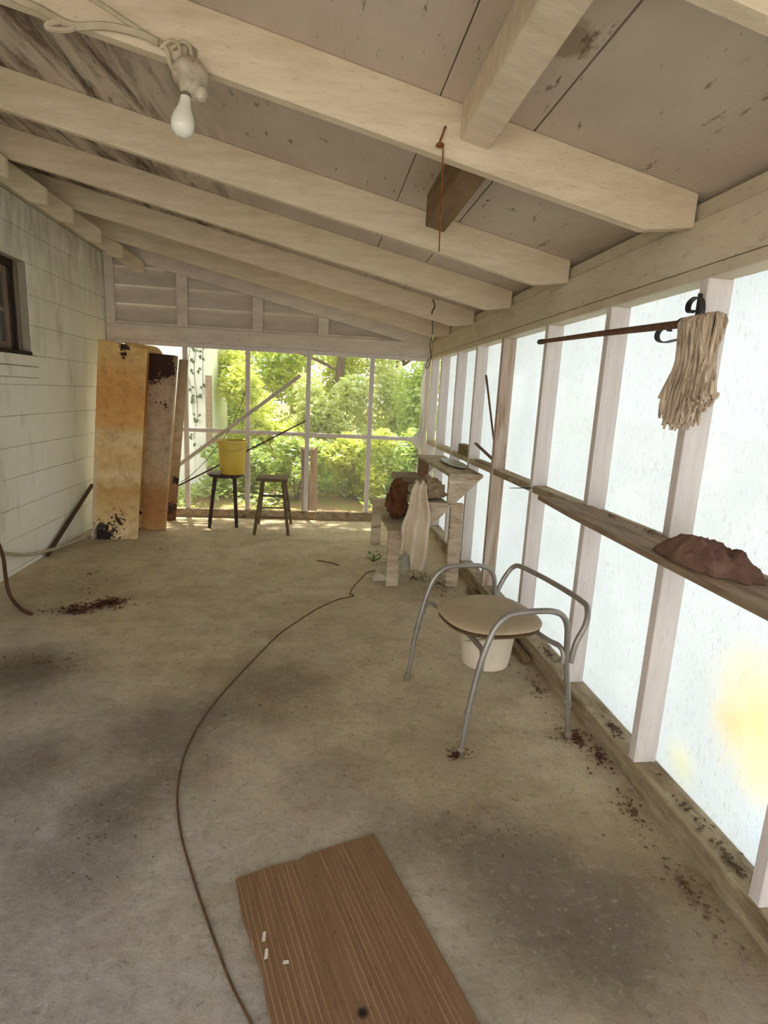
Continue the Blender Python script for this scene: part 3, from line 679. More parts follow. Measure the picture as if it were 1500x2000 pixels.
# ------------------------------------------------------------------ commode chair
def commode():
    c=Vector((.7405,2.165,0)); e1=Vector((.982,.188,0)); e2=Vector((.188,-.982,0))
    W=lambda b,n,z: c+e1*b+e2*n+Vector((0,0,z))
    t=thing('commode_chair',c,'grey tubular metal commode chair with armrests and tan padded seat','chair')
    rt=.0115
    for n,s in ((.292,1),(-.292,-1)):
        ni=n*.985
        pts=[W(-.219,n,.17),W(-.19,ni,.33),W(-.163,ni,.43),W(-.138,ni,.492),W(-.10,ni,.533),W(-.05,ni,.546),W(.03,ni,.547),W(.10,ni,.541),W(.145,ni,.520),W(.170,ni,.476),W(.178,ni,.41),W(.19,ni,.30),W(.212,n,.17)]
        MB().tube(smooth_path(pts,4),rt,10).build('arm_frame','aluminium',t,smooth=True)
        for bf,bt,zc in ((-.235,-.219,.165 if s>0 else .25),(.232,.212,.15)):
            k=(zc/.17); 
            top=W(bt+(.029 if bf<0 else -.012)*max(0,zc-.17)/.16,n,zc)
            leg=MB().tube([W(bf,n,.02),top],.0095,10).build('leg','aluminium',t,smooth=True)
            d=(top-W(bf,n,.02)).normalized()
            MB().tube([top-d*.008,top+d*.008],.0145,12).build('collar','aluminium',leg,smooth=True)
            MB().lathe([(.017,0.),(.017,.006),(.0145,.03),(.013,.034)],W(bf-.001 if bf<0 else bf+.001,n,0),12).build('rubber_foot','rubber_foot',leg,smooth=True)
    # crossbars carrying the seat, ends turned down onto the legs
    for b in (-.165,.165):
        q=b-.012 if b<0 else b+.006
        pts=[W(q-.004,-.287,.325),W(q,-.284,.36),W(b,-.262,.385),W(b*.9,-.20,.388),W(b*.85,0,.388),W(b*.9,.20,.388),W(b,.262,.385),W(q,.284,.36),W(q-.004,.287,.325)]
        MB().tube(smooth_path(pts,4),.0105,10).build('crossbar','aluminium',t,smooth=True)
    # backrest rail bowed out behind the rear legs
    pts=[W(.186,-.292,.36),W(.20,-.293,.42),W(.235,-.292,.49),W(.262,-.275,.535),W(.275,-.22,.548),W(.283,0,.55),W(.275,.22,.546),W(.265,.272,.530),W(.245,.296,.48),W(.212,.297,.41),W(.200,.296,.33)]
    MB().tube(smooth_path(pts,5),.0115,10).build('back_rail','aluminium',t,smooth=True)
    def seat(z0,z1,sb,sn,mat,name,bulge=0.):
        V=[];N=40;prof=[(.94,z0),(1.,z0+(z1-z0)*.35),(1.,z0+(z1-z0)*.65),(.97,z1)]+([(.8,z1+bulge*.55),(.5,z1+bulge*.9),(.2,z1+bulge)] if bulge else [])
        for f,z in prof:
            for k in range(N):
                a=2*math.pi*k/N; ca,sa=math.cos(a),math.sin(a); ex=.72
                b=sb*f*math.copysign(abs(ca)**ex,ca); n=sn*f*math.copysign(abs(sa)**ex,sa)*(1-.10*(ca<0)*abs(ca))
                V.append(W(b-.008,n-.004,z))
        m=len(prof)
        F=[(i*N+k,i*N+(k+1)%N,(i+1)*N+(k+1)%N,(i+1)*N+k) for i in range(m-1) for k in range(N)]+[tuple(range(N))[::-1],tuple(range((m-1)*N,m*N))]
        return MB().add(V,F).build(name,mat,t,smooth=True)
    seat(.397,.410,.194,.203,'seat_edge','seat_ring')
    seat(.414,.434,.200,.208,'seat_vinyl','seat_lid',.012)
    MB().lathe([(.086,.205),(.097,.208),(.104,.24),(.118,.365),(.126,.372),(.126,.380),(.116,.380),(.110,.36),(.094,.22),(0,.216)],W(0,-.01,0),32).build('pail','pail_white',t,smooth=True)
    for n in (-.135,.120): MB().tube([W(-.17,n,.370),W(.185,n,.370)],.005,8).build('pail_rail','pipe_white',t,smooth=True)
commode()

# ------------------------------------------------------------------ ribbed board and cord on the floor
def ribbed_mat():
    a=math.atan2(1.456-1.318,.203+.183)
    org=Vector((-.183,1.318,0)); u=Vector((math.cos(a),math.sin(a),0)); v=Vector((math.sin(a)*.0+.30,-.955,0)).normalized()
    # outline in (along far edge, towards viewer), slightly ragged
    fa=[(0,0),(.10,-.004),(.165,.004),(.178,.012),(.186,-.002),(.30,-.003),(.41,0)]
    lf=[(0,0),(-.004,.12),(.004,.2),(.012,.28),(.006,.36),(.01,.75)]
    rt=[(.41,0),(.413,.3),(.412,.75)]
    out=[org+u*p+v*q for p,q in fa]+[org+u*p+v*q for p,q in rt[1:]]+[org+u*p+v*q for p,q in lf[::-1][:-1]]
    m=MB().prism([(p.x,p.y) for p in out],'z',.0005,.012)
    o=m.build('ribbed_board','ribbed_brown',None,org=org,bevel=.003)
    # turn local axes so that the ribs run towards the viewer
    ang=math.atan2(v.y,v.x)+math.pi/2
    me=o.data; rot=Matrix.Rotation(-ang,4,'Z'); me.transform(rot); o.rotation_euler.z=ang
    tag(o,'brown ribbed board lying flat on the floor in the foreground','board')
ribbed_mat()
FL=lambda pts,z:[(x,y,z) for x,y in pts]
cp=[(.278,3.69),(.262,3.62),(.250,3.56),(.27,3.519),(.166,3.45),(.035,3.289),(-.081,3.089),(-.171,2.912),(-.266,2.638),(-.364,2.32),(-.413,2.121),(-.436,1.904),(-.42,1.698),(-.371,1.515),(-.301,1.345),(-.235,1.204),(-.157,1.048),(-.103,.96),(-.075,.90),(-.10,.80),(-.18,.66)]
cp=[(.47,4.08),(.40,4.02),(.34,3.86)]+cp
tag(MB().tube(smooth_path(FL(cp,.0031),6),.0031,6).build('thin_rope','cord',smooth=True,org=(-.43,1.9,0)),'thin brown cord curving across the concrete floor','cord')

# ------------------------------------------------------------------ stepped plant stand
def plant_stand():
    t=thing('stepped_stand',(.82,4.31,0),'weathered wooden three-step plant stand against the right wall','stand')
    y0,y1=3.70,4.92
    for x0,x1,z in ((.503,.70,.41),(.695,.90,.61),(.893,1.127,.81)):
        MB().box(x0,x1,y0-.012,y1+.01,z-.024,z).build('tread','bench_top',t,bevel=.003)
    poly=[(1.124,.785),(.895,.785),(.895,.585),(.70,.585),(.70,.385),(.512,.385),(.512,.33),(.60,.262),(.64,.285)]
    for y in (y0,y1-.024):
        MB().prism(poly,'y',y,y+.024).build('stringer','bench_wood',t,bevel=.002)
    for x0,x1,zt in ((.508,.592,.384),(.930,1.018,.600)):
        for y in (y0+.0245,y1-.065):
            MB().box(x0,x1,y,y+.04,0,zt).build('leg','bench_wood',t,bevel=.004)
    MB().box(.90,.985,y1-.062,y1-.028,.40,.784).build('back_post','raw_wood',t,bevel=.003)
plant_stand()

# cloths on the stand
def drape(name,mat,label,fn,nu,nv,org,th=.004):
    return tag(MB().grid(fn,nu,nv,th).build(name,mat,smooth=True,org=org),label,'cloth')
def white_cloth(u,v):
    # v: 0 up on the middle step, 1 at the hem hanging over the near side
    top=.18
    if v<top:
        s=v/top; y=3.92-.26*s; z=.66+.085*math.sin(s*math.pi*.62)+.012*math.sin(u*14)
        xa=.665+.0*s; xb=.80-.05*s
    else:
        s=(v-top)/(1-top); y=3.655-.012*math.sin(s*3)-.024*math.sin(u*15+s*1.5)*(.4+s*.6); zb=.262 if u<.38 else .262-.115*min(1,(u-.38)/.12)
        z=.735-(.735-zb)*s
        xa=.648-.07*min(1,s*1.6)+.005*s; xb=.735+.04*math.sin(min(1,s*1.4)*math.pi*.62)-.03*max(0,s-.6)
    return (xa+(xb-xa)*u+.005*math.sin(v*17),y,z)
drape('white_cloth','cloth_white','long off-white cloth hanging down from the plant stand',white_cloth,26,44,(.70,3.75,.61))
def lump(name,mat,label,c,rx,ry,rz,seed,amp=.35,cat='cloth',zmin=None,freq=1.0,rot=0.,sub=4,ridge=0.0,folds=0.0):
    bm=bmesh.new(); bmesh.ops.create_icosphere(bm,subdivisions=sub,radius=1.0)
    cr,sr=math.cos(rot),math.sin(rot)
    for v in bm.verts:
        p=v.co.copy(); q=p*1.7*freq+Vector((seed*3.3,seed*1.7,seed))
        d=1+amp*noise.noise(q)+amp*.5*noise.noise(q*2.3)+amp*.25*noise.noise(q*5.)
        if ridge: d+=ridge*(1-abs(noise.noise(q*1.6+Vector((7,1,3)))*2.2))
        if folds: d+=folds*math.sin(9*math.atan2(p.z+.25,p.x)+3.5*noise.noise(q*.9)+2.*p.y)*(1-abs(p.y))+folds*.35*noise.noise(q*9.)
        x,y,z=p.x*rx*d,p.y*ry*d,p.z*rz*d
        if z<0: z*=.35
        v.co=Vector((x*cr-y*sr,x*sr+y*cr,z))
    zm=min(v.co.z for v in bm.verts)
    for v in bm.verts:
        v.co.z-=zm
    me=bpy.data.meshes.new(name); bm.to_mesh(me); bm.free()
    me.polygons.foreach_set('use_smooth',[True]*len(me.polygons)); me.materials.append(MT[mat])
    o=bpy.data.objects.new(name,me); COL.objects.link(o); o.location=c
    return tag(o,label,cat)
lump('crumpled_cloth','cloth_tan','crumpled tan cloth heaped on the middle step of the plant stand',(.80,3.86,.612),.085,.13,.085,4,.5,ridge=.25)
lump('brown_cloth','cloth_brown','stiff brown cloth bunched on the lowest step of the plant stand',(.618,4.10,.411),.074,.17,.165,9,.38,ridge=.14,folds=.05,sub=5)
tag(MB().box(.655,.87,4.48,4.80,.611,.668).build('wood_block','grey_wood',org=(.76,4.64,.61),bevel=.006),'grey weathered wood block on the far end of the middle step','block')
def grey_cloth(u,v): return (.605+.075*u-.03*v*u+.01*math.sin(v*9),3.672+.012*math.sin(u*8),.30-.20*v*(1-.25*u))
drape('grey_cloth','cloth_grey','small grey-green cloth hanging behind the near leg of the stand',grey_cloth,10,16,(.64,3.67,.1),.003)
def flapper(u,v): return (.43+.115*u,3.90-.07*v,.004+.035*(1-v)*(.3+.7*u)+.02*math.sin(u*5)*(1-v))
tag(MB().grid(flapper,6,6,.002).build('paper_scrap','paper',org=(.48,3.86,0)),'folded white paper scrap on the floor behind the stand leg','paper')

# ------------------------------------------------------------------ stools and yellow pail
def dark_stool():
    c=(-.835,5.44,0); t=thing('round_stool',c,'dark round-topped stool holding the yellow pail','stool')
    MB().lathe([(.150,.482),(.160,.488),(.163,.500),(.158,.511),(.15,.514),(0,.514)],c,32).build('seat','dark_wood',t,smooth=True)
    for f,tp in (((-.975,5.342),(-.925,5.37)),((-.732,5.386),(-.752,5.40)),((-1.018,5.585),(-.945,5.53)),((-.755,5.585),(-.772,5.52))):
        MB().tube([(f[0],f[1],0),(tp[0],tp[1],.484)],[.016,.019],8).build('leg','dark_wood',t,smooth=True)
dark_stool()
def pail():
    c=(-.772,5.40,.5145); t=thing('yellow_pail',c,'yellow plastic pail standing on the dark stool','pail')
    MB().lathe([(.104,0.),(.108,.004),(.118,.12),(.130,.285),(.138,.288),(.140,.296),(.138,.312),(.131,.313),(.128,.29),(.112,.1),(.102,.012),(0,.01)],c,36).build('body','pail_yellow',t,smooth=True)
    h=[(c[0]+.141*math.cos(a),c[1]-.02-.141*abs(math.sin(a))*1.0,c[2]+.285-.06*math.sin(a)) for a in [math.pi*k/14 for k in range(15)]]
    MB().tube(h,.0022,6).build('handle','wire_white',t,smooth=True)
pail()
def wood_stool():
    t=thing('wooden_stool',(-.386,5.35,0),'small weathered wooden stool with rungs, right of the dark stool','stool')
    F=[(-.538,5.105),(-.231,5.11),(-.545,5.575),(-.228,5.60)]; T=[(-.478,5.255),(-.295,5.255),(-.485,5.44),(-.29,5.445)]
    m=MB().hexa([(-.535,5.205,.478),(-.252,5.205,.478),(-.252,5.49,.478),(-.535,5.49,.478),(-.54,5.2,.507),(-.247,5.2,.505),(-.247,5.495,.505),(-.54,5.495,.507)])
    m.build('seat','stool_wood',t,bevel=.006)
    P=lambda i,z:(F[i][0]+(T[i][0]-F[i][0])*z/.478,F[i][1]+(T[i][1]-F[i][1])*z/.478,z)
    for i in range(4): MB().tube([P(i,0),P(i,.15),P(i,.479)],[.015,.017,.016],8).build('leg','stool_wood',t,smooth=True)
    for a,b,zs in ((0,1,(.155,.345)),(2,3,(.17,.30)),(0,2,(.24,.13)),(1,3,(.24,.13))):
        for z in zs: MB().tube([P(a,z),P(b,z)],.0095,7).build('rung','stool_wood',t,smooth=True)
wood_stool()

# ------------------------------------------------------------------ panels leaning in the corner
def leanpanel(name,b0,b1,t0,t1,th,mat,label,corner=None):
    """b0,b1 bottom left/right on the floor; t0,t1 top left/right; thickness towards the back"""
    b0,b1,t0,t1=[Vector(p) for p in (b0,b1,t0,t1)]
    nrm=(b1-b0).cross(t0-b0).normalized()
    if nrm.y<0: nrm=-nrm
    org=(b0+b1)/2
    n=14; V=[];
    P=[b0,b1]
    if corner:
        for k in range(6):
            a=k/5*math.pi/2; rr=corner; ux=(t0-t1).normalized(); uz=(b1-t1).normalized()
            P.append(t1+ux*rr*(1-math.cos(a))+uz*rr*(1-math.sin(a)))
    else: P.append(t1)
    P.append(t0); m=len(P)
    V=P+[p+nrm*th for p in P]
    # keep the foot on the floor
    F=[tuple(range(m)),tuple(range(m,2*m))[::-1]]+[(i,m+i,m+(i+1)%m,(i+1)%m) for i in range(m)]
    V=[Vector((v.x,v.y,max(v.z,0.0))) for v in V]
    o=MB().add(V,F).build(name,mat,None,org=org,bevel=.006)
    return tag(o,label,'panel')
leanpanel('rusty_panel',(-1.846,4.835,0),(-1.485,4.865,0),(-1.838,5.19,1.648),(-1.448,5.19,1.592),.035,'panel_rust','tall yellow rusted panel leaning in the corner, nearest of the panels')
leanpanel('flaking_door',(-1.558,5.226,0),(-1.339,5.17,0),(-1.50,5.44,1.572),(-1.255,5.41,1.558),.035,'panel_brown','tall brown panel with flaking dark top, leaning behind the yellow one')
leanpanel('narrow_panel',(-1.417,5.575,0),(-1.345,5.63,0),(-1.278,5.66,1.54),(-1.215,5.715,1.537),.04,'panel_narrow','narrow grey-brown panel edge, rearmost beside the first mullion')
leanpanel('curved_panel',(-1.75,5.20,0),(-1.48,5.30,0),(-1.72,5.50,1.655),(-1.405,5.57,1.632),.03,'panel_rust','yellowed panel with a rounded top corner, behind the rusty panel',corner=.09)

# ------------------------------------------------------------------ things leaning at the far screens and left wall
tag(MB().bar((-1.80,5.735,.16),(-.168,5.775,1.456),.036,.016,(0,1,0)).build('leaning_pole','pole_grey',org=(-1.80,5.735,.16),bevel=.002),'pale grey board leaning diagonally across the far screens','board')
tag(MB().tube([(-1.80,5.74,.07),(-.9,5.76,.572),(-.109,5.785,1.015)],[.009,.008,.007],7).build('leaning_stick','pole_dark',smooth=True,org=(-1.8,5.74,.07)),'thin dark stick leaning below the pale board at the screens','stick')
wp=[(-1.33,5.77,.36),(-1.255,5.775,.405),(-1.10,5.78,.56),(-.99,5.785,.70),(-.86,5.79,.885),(-.76,5.795,1.10),(-.70,5.80,1.27)]
tag(MB().tube(smooth_path(wp,4),.003,5).build('thin_wire','wire_dark',smooth=True,org=(-1.33,5.77,.36)),'thin dark wire curving up the far screen behind the pail','wire')
hp=[(-1.80,3.18,.62),(-1.765,3.28,.44),(-1.75,3.325,.30),(-1.75,3.335,.20),(-1.75,3.345,.10),(-1.72,3.325,.04),(-1.66,3.27,.013),(-1.60,3.21,.011),(-1.545,3.17,.011)]
hp=[(-1.97,2.8,.9),(-1.9,2.95,.82)]+hp
tag(MB().tube(smooth_path(hp,6),.0105,9).build('brown_hose','hose',smooth=True,org=(-1.55,3.17,0)),'brown hose drooping from the left wall onto the floor','hose')
pp=[(-1.955,3.3,.30),(-1.95,3.641,.221),(-1.94,3.9,.135),(-1.935,4.118,.085),(-1.925,4.395,.045),(-1.90,4.75,.022),(-1.84,5.0,.014),(-1.80,5.3,.013)]
tag(MB().tube(smooth_path(pp,6),.0115,9).build('pale_conduit','pipe_white',smooth=True,org=(-1.85,5.,0)),'pale bent conduit running low along the left wall','pipe')
tag(MB().bar((-1.955,4.30,.014),(-1.95,5.20,.40),.030,.022,(1,0,0)).build('dark_bar','pole_dark',org=(-1.955,4.30,0),bevel=.003),'dark bar propped against the left wall behind the panels','bar')

# ------------------------------------------------------------------ bulb, socket, wires on the nearest rafter
def lamp():
    ax=Vector((.10,-.42,-.9)).normalized(); p0=Vector((-.352,1.728,2.088))
    t=thing('bulb_holder',p0,'old porcelain bulb holder with a bare bulb under the rafter','lamp')
    q=ax.to_track_quat('Z','Y').to_matrix()
    def lat(prof,seg=24):
        m=MB().lathe(prof,(0,0,0),seg); m.v=[tuple(p0+q@Vector(v)) for v in m.v]; return m
    lat([(.0,-.022),(.030,-.022),(.042,-.014),(.046,.0),(.044,.010),(.036,.018),(.030,.024),(.027,.05),(.023,.058),(.0,.058)]).build('holder','porcelain',t,smooth=True)
    k=MB().lathe([(0,0),(.016,.002),(.018,.014),(.013,.026),(0,.030)],(0,0,0),14)
    k.v=[tuple(Vector((-.322,1.712,2.040))+Vector((v[0],v[1],-v[2]+.012))) for v in k.v]; k.build('switch_boss','porcelain',t,smooth=True)
    b=MB().lathe([(.0125,.052),(.0135,.064),(.0145,.075),(.019,.090),(.026,.106),(.0295,.122),(.029,.136),(.023,.149),(.012,.157),(0,.159)],(0,0,0),26)
    ax2=Vector((-.10,-.12,-.985)).normalized(); q2=ax2.to_track_quat('Z','Y').to_matrix()
    p1=p0+Vector((-.002,-.012,-.002)); b.v=[tuple(p1+q2@Vector(v)) for v in b.v]
    bo=b.build('bulb','bulb_glass',t,smooth=True)
    c=MB().lathe([(.0135,.044),(.0138,.060)],(0,0,0),16); c.v=[tuple(p1+q2@Vector(v)) for v in c.v]; c.build('screw_base','brass',bo,smooth=True)
    for x in (-.378,-.350):
        MB().tube(smooth_path([(x-.05,1.742,2.15),(x-.022,1.736,2.166),(x-.002,1.732,2.155),(x+.004,1.728,2.12),(x+.006,1.726,2.095)],5),.005,7).build('lead_wire','wire_white',t,smooth=True)
    MB().tube(smooth_path([(-.435,1.744,2.165),(-.412,1.742,2.145),(-.404,1.738,2.115),(-.392,1.732,2.09)],5),.006,7).build('lead_wire','wire_white',t,smooth=True)
    MB().box(-.362,-.338,1.735,1.748,2.10,2.158).build('strap','jamb_wood',t,bevel=.003)
lamp()
ys=1.741
tag(MB().tube(smooth_path([(-.425,ys,2.160),(-.50,ys-.003,2.192),(-.576,ys,2.232),(-.66,ys,2.262),(-.72,ys,2.29)],6),.006,7).build('upper_cable','wire_white',smooth=True,org=(-.43,ys,2.16)),'white cable climbing the rafter face up from the bulb holder','cable')
tag(MB().tube(smooth_path([(-.43,ys-.004,2.158),(-.48,ys-.004,2.174),(-.56,ys-.004,2.181),(-.63,ys-.004,2.172),(-.667,ys-.004,2.180),(-.72,ys,2.203),(-.80,ys,2.225),(-.95,ys,2.265)],6),[.0095]*43,7).build('lower_cable','wire_white',smooth=True,org=(-.43,ys,2.158)),'thick painted cable running left along the rafter from the bulb holder','cable')
tag(MB().tube(smooth_path([(-.665,ys-.006,2.178),(-.695,ys-.006,2.170),(-.700,ys-.004,2.160),(-.655,ys-.006,2.160),(-.63,ys-.008,2.170)],5),.007,7).build('cable_tie','wire_white',smooth=True,org=(-.665,ys,2.17)),'knotted end of cable at the lower edge of the nearest rafter','cable')
# twine on a nail
t=thing('hanging_twine',(.336,1.744,2.04),'frayed orange twine hanging from a nail in the nearest rafter','twine')
MB().tube([(.336,1.752,2.041),(.336,1.738,2.039)],.003,6).build('nail','iron',t)
MB().tube(smooth_path([(.336,1.740,2.040),(.328,1.739,2.015),(.322,1.739,1.996),(.332,1.738,1.985),(.335,1.74,1.95),(.338,1.742,1.86),(.340,1.744,1.78),(.342,1.745,1.715)],5),[.0032]*8+[.0024]*28,5).build('strand','twine',t,smooth=True)
lump('knot','twine','x',(.324,1.7385,1.985),.012,.007,.010,3,.3,sub=2); kn=bpy.data.objects['knot']; kn.parent=t; kn.location=Vector((.324,1.7385,1.985))-t.location
for k in ('label','category'): del kn[k]
tag(MB().tube(smooth_path([(.81,4.255,2.00),(.828,4.25,1.95),(.81,4.25,1.90),(.95,4.9,1.86),(1.06,5.55,1.80),(1.085,5.6,1.70),(1.075,5.6,1.62),(1.05,5.6,1.585),(1.04,5.6,1.61),(1.065,5.6,1.68)],6),.004,6).build('looped_wire','wire_dark',smooth=True,org=(.81,4.255,2.0)),'dark wire looping down from a rafter to the far right corner','wire')

# ------------------------------------------------------------------ right wall: mop, bracket, shelf, rag, small things
def mop():
    t=thing('string_mop',(1.085,1.60,1.54),'string mop hung level along the right wall, yarn head drooping','mop')
    hd=MB().tube([(1.092,2.79,1.597),(1.086,2.2,1.575),(1.082,1.60,1.548)],[.0095,.011,.0125],10).build('handle','stick_wood',t,smooth=True)
    MB().tube([(1.0925,2.83,1.598),(1.092,2.775,1.596)],.0125,10).build('end_cap','iron',hd,smooth=True)
    MB().tube([(1.083,1.67,1.552),(1.080,1.545,1.545)],.018,10).build('clamp','iron',t,smooth=True)
    g=random.Random(12); m=MB()
    for k in range(170):
        u=g.random(); y0=1.515+.115*u; a=g.uniform(0,6.28)
        x0=1.082+.013*math.cos(a)
        w=min(1,max(0,u+g.uniform(-.2,.2))); y1=1.482+.172*w; x1=1.078+.045*g.uniform(-1,.6)
        z1=1.236+.16*abs(w-.62)**1.3+.06*g.random()**2
        pts=[(1.082,y0,1.563),(x0+.022*math.cos(a),y0+g.uniform(-.012,.012),1.545),(x0*.5+x1*.5,y0*.55+y1*.45+g.uniform(-.008,.008),1.44),(x1,y1+g.uniform(-.01,.01),1.34),(x1+g.uniform(-.012,.008),y1+g.uniform(-.015,.015),z1)]
        pts=[(min(p[0],1.122),p[1],p[2]) for p in pts]
        m.tube(smooth_path(pts,3),[.0052]*12+[.0035],5)
    y=m.build('yarn_head','mop_yarn',t,smooth=True); y['kind']='stuff'
mop()
def bracket():
    t=thing('scroll_bracket',(1.122,1.665,1.56),'black wrought iron scroll bracket on the stud behind the mop','bracket')
    x=1.112
    MB().bar((1.126,1.662,1.44),(1.126,1.662,1.64),.018,.005,(0,1,0)).build('back_plate','iron',t)
    def strap(pts,nm):
        m=MB(); P=smooth_path(pts,6); 
        V=[];n=len(P)
        for i,p in enumerate(P):
            tt=(P[min(i+1,n-1)]-P[max(i-1,0)]).normalized(); nn=Vector((1,0,0)).cross(tt).normalized()
            for dx,dn in ((-.009,-.0016),(.009,-.0016),(.009,.0016),(-.009,.0016)): V.append(p+Vector((dx,0,0))+nn*dn)
        F=[(i*4+k,i*4+(k+1)%4,(i+1)*4+(k+1)%4,(i+1)*4+k) for i in range(n-1) for k in range(4)]+[(3,2,1,0),(4*n-4,4*n-3,4*n-2,4*n-1)]
        m.add(V,F).build(nm,'iron',t)
    strap([(x,1.628,1.55),(x,1.626,1.59),(x,1.636,1.617),(x,1.662,1.628),(x,1.690,1.618),(x,1.694,1.598),(x,1.680,1.587),(x,1.668,1.592)],'upper_scroll')
    strap([(x,1.66,1.516),(x,1.73,1.512),(x,1.795,1.510),(x,1.832,1.522),(x,1.838,1.542),(x,1.815,1.556),(x,1.785,1.553),(x,1.772,1.543)],'lower_scroll')
bracket()
def shelf():
    poly=[(.985,2.385),(.960,2.0),(.944,1.44),(.934,1.0),(.93,.5),(1.132,.5),(1.132,2.16),(1.06,2.33)]
    o=MB().prism([(a,b) for a,b in poly],'z',.8775,.897).build('shelf_board','grey_wood',org=(1.03,1.45,.8775),bevel=.003)
    tag(o,'long weathered shelf board resting along the right mid rail','shelf')
shelf()
def rag():
    nr,nt=26,96; V=[]; F=[]
    for i in range(nr+1):
        r=i/nr
        for k in range(nt):
            a=2*math.pi*k/nt; ca,sa=math.cos(a),math.sin(a)
            out=1+.16*noise.noise(Vector((ca*1.3+4,sa*1.3,1.)))+.06*noise.noise(Vector((ca*4,sa*4,2.)))
            if sa<-.2: out+=.07*math.cos(a*11)*min(1,(-sa-.2)*2)
            x=.082*ca*r*out; y=.165*sa*r*out; p=Vector((x*14,y*14,0))
            env=(1-r**3.2)
            z=.070*env*(.75+.5*noise.noise(p*.55+Vector((3,1,0))))
            z+=.016*(1-min(1,abs(noise.noise(Vector((p.x*1.9,p.y*.8,5.)))*2.6)))**.7*(1-r**6)+.006*noise.noise(p*2.6+Vector((2,5,0)))*(1-r**8)
            z+=.013*math.sin(x*170+9*noise.noise(p*.5))*max(0,min(1,(-y-.01)*14))*(1-r**5)
            z+=.005*noise.noise(p*6)+.002*noise.noise(p*13)
            V.append(Vector((1.033+x-.02*y,1.345+y,.8985+max(z,.002+.006*(1-r)))))
    for i in range(nr):
        for k in range(nt): F.append((i*nt+k,i*nt+(k+1)%nt,(i+1)*nt+(k+1)%nt,(i+1)*nt+k))
    n0=len(V); V+= [Vector((v.x,v.y,.8978)) for v in V[nr*nt:]]
    for k in range(nt): F.append((nr*nt+k,nr*nt+(k+1)%nt,n0+(k+1)%nt,n0+k))
    F.append(tuple(range(n0,n0+nt)))
    m=MB().add(V,F); tag(m.build('brown_rag','rag_brown',smooth=False,org=(1.033,1.345,.8978)),'matted brown rag lying on the shelf board','rag')
    o=bpy.data.objects['brown_rag']; o.data.polygons.foreach_set('use_smooth',[True]*len(o.data.polygons))
rag()
tag(MB().box(1.145,1.205,4.17,4.50,.878,.955).build('brown_box','raw_wood',org=(1.175,4.33,.878),bevel=.004),'small brown wooden box on the right rail near the far end','box')
tag(MB().tube([(1.185,3.60,.885),(1.178,3.75,1.13),(1.172,3.975,1.475)],[.006,.007,.008],7).build('leaning_rod','stick_wood',smooth=True,org=(1.185,3.6,.885)),'thin wooden rod leaning up from the right rail','rod')
tag(MB().bar((1.14,3.555,.93),(1.13,3.955,1.0),.02,.010,(0,0,1)).build('wood_strip','stick_wood',org=(1.14,3.56,.93)),'reddish wood strip jutting up off the right rail by the stained stud','strip')
tag(MB().bar((1.16,3.56,.884),(1.15,3.93,.884),.05,.012,(0,0,1)).build('wood_scrap','grey_wood',org=(1.16,3.7,.878)),'flat wood slat lying on the right rail below the leaning rod','slat')
tag(MB().lathe([(.0,.002),(.10,.0),(.16,.012),(.168,.016),(.165,.019),(.10,.008),(0,.006)],(1.045,4.22,.8105),36,.42,1.9,0).build('oval_tray','dish',smooth=True,org=(1.045,4.22,.8105)),'pale oval tray lying on the top step of the plant stand','tray')
tag(MB().tube([(1.132,2.83,.862),(1.02,2.86,.853)],[.004,.0015],6).build('nail_spike','iron',org=(1.13,2.83,.862)),'long iron spike sticking out of the right rail','spike')
tag(MB().bar((1.09,2.55,.02),(1.085,3.65,.02),.04,.03,(0,0,1)).build('floor_batten','raw_wood',org=(1.09,3.1,0),bevel=.004),'brown batten lying on the floor along the right sill','batten')
tag(MB().bar((1.03,3.18,.012),(1.055,3.42,.012),.05,.02,(0,0,1)).build('wood_offcut','bench_wood',org=(1.04,3.3,0),bevel=.003),'short pale wood offcut on the floor by the right sill','offcut')

# ------------------------------------------------------------------ debris
def litter(name,mat,label,cs,n,size,seed,cat='debris',zt=.012,twig=.35,zb=0.):
    g=random.Random(seed); m=MB()
    for k in range(n):
        cx,cy,rx,ry=g.choice(cs); a=g.uniform(0,6.28); q=abs(g.gauss(0,.5)); x=cx+rx*q*math.cos(a); y=cy+ry*q*math.sin(a); z=.002+g.random()**2*zt
        b=g.uniform(0,6.28); s=size*g.uniform(.5,1.5)
        if g.random()<twig:
            d=Vector((math.cos(b),math.sin(b),g.uniform(-.05,.15)))*s*1.6; p=Vector((x,y,z+.001)); e=p+d; e.z=max(e.z,.002); m.bar(p,e,s*.12,s*.10)
        else:
            u=Vector((math.cos(b),math.sin(b),g.uniform(-.1,.3)))*s; v=Vector((-math.sin(b),math.cos(b),g.uniform(-.2,.2)))*s*.5; p=Vector((x,y,z))
            V=[p-u,p+v+Vector((0,0,s*.25)),p+u,p-v+Vector((0,0,s*.2))]; m.add([Vector((w.x,w.y,max(w.z,.0015))) for w in V],[(0,1,2,3)])
    m.v=[(v[0],v[1],v[2]+zb) for v in m.v]
    o=fast_mesh(m,name,mat); return tag(o,label,cat,kind='stuff')
litter('leaf_pile','debris_red','pile of reddish dead leaves and twigs at the end of the hose',[(-1.24,3.30,.16,.10),(-1.18,3.37,.12,.08),(-1.34,3.23,.14,.06)],620,.011,31,zt=.03)
litter('dirt_scatter','debris_brown','scattered dark dirt crumbs on the floor by the left wall',[(-1.5,3.22,.25,.1),(-1.5,3.9,.35,.3),(-1.25,2.6,.25,.12),(-1.4,3.6,.4,.3),(-1.2,4.5,.5,.3)],320,.008,32)
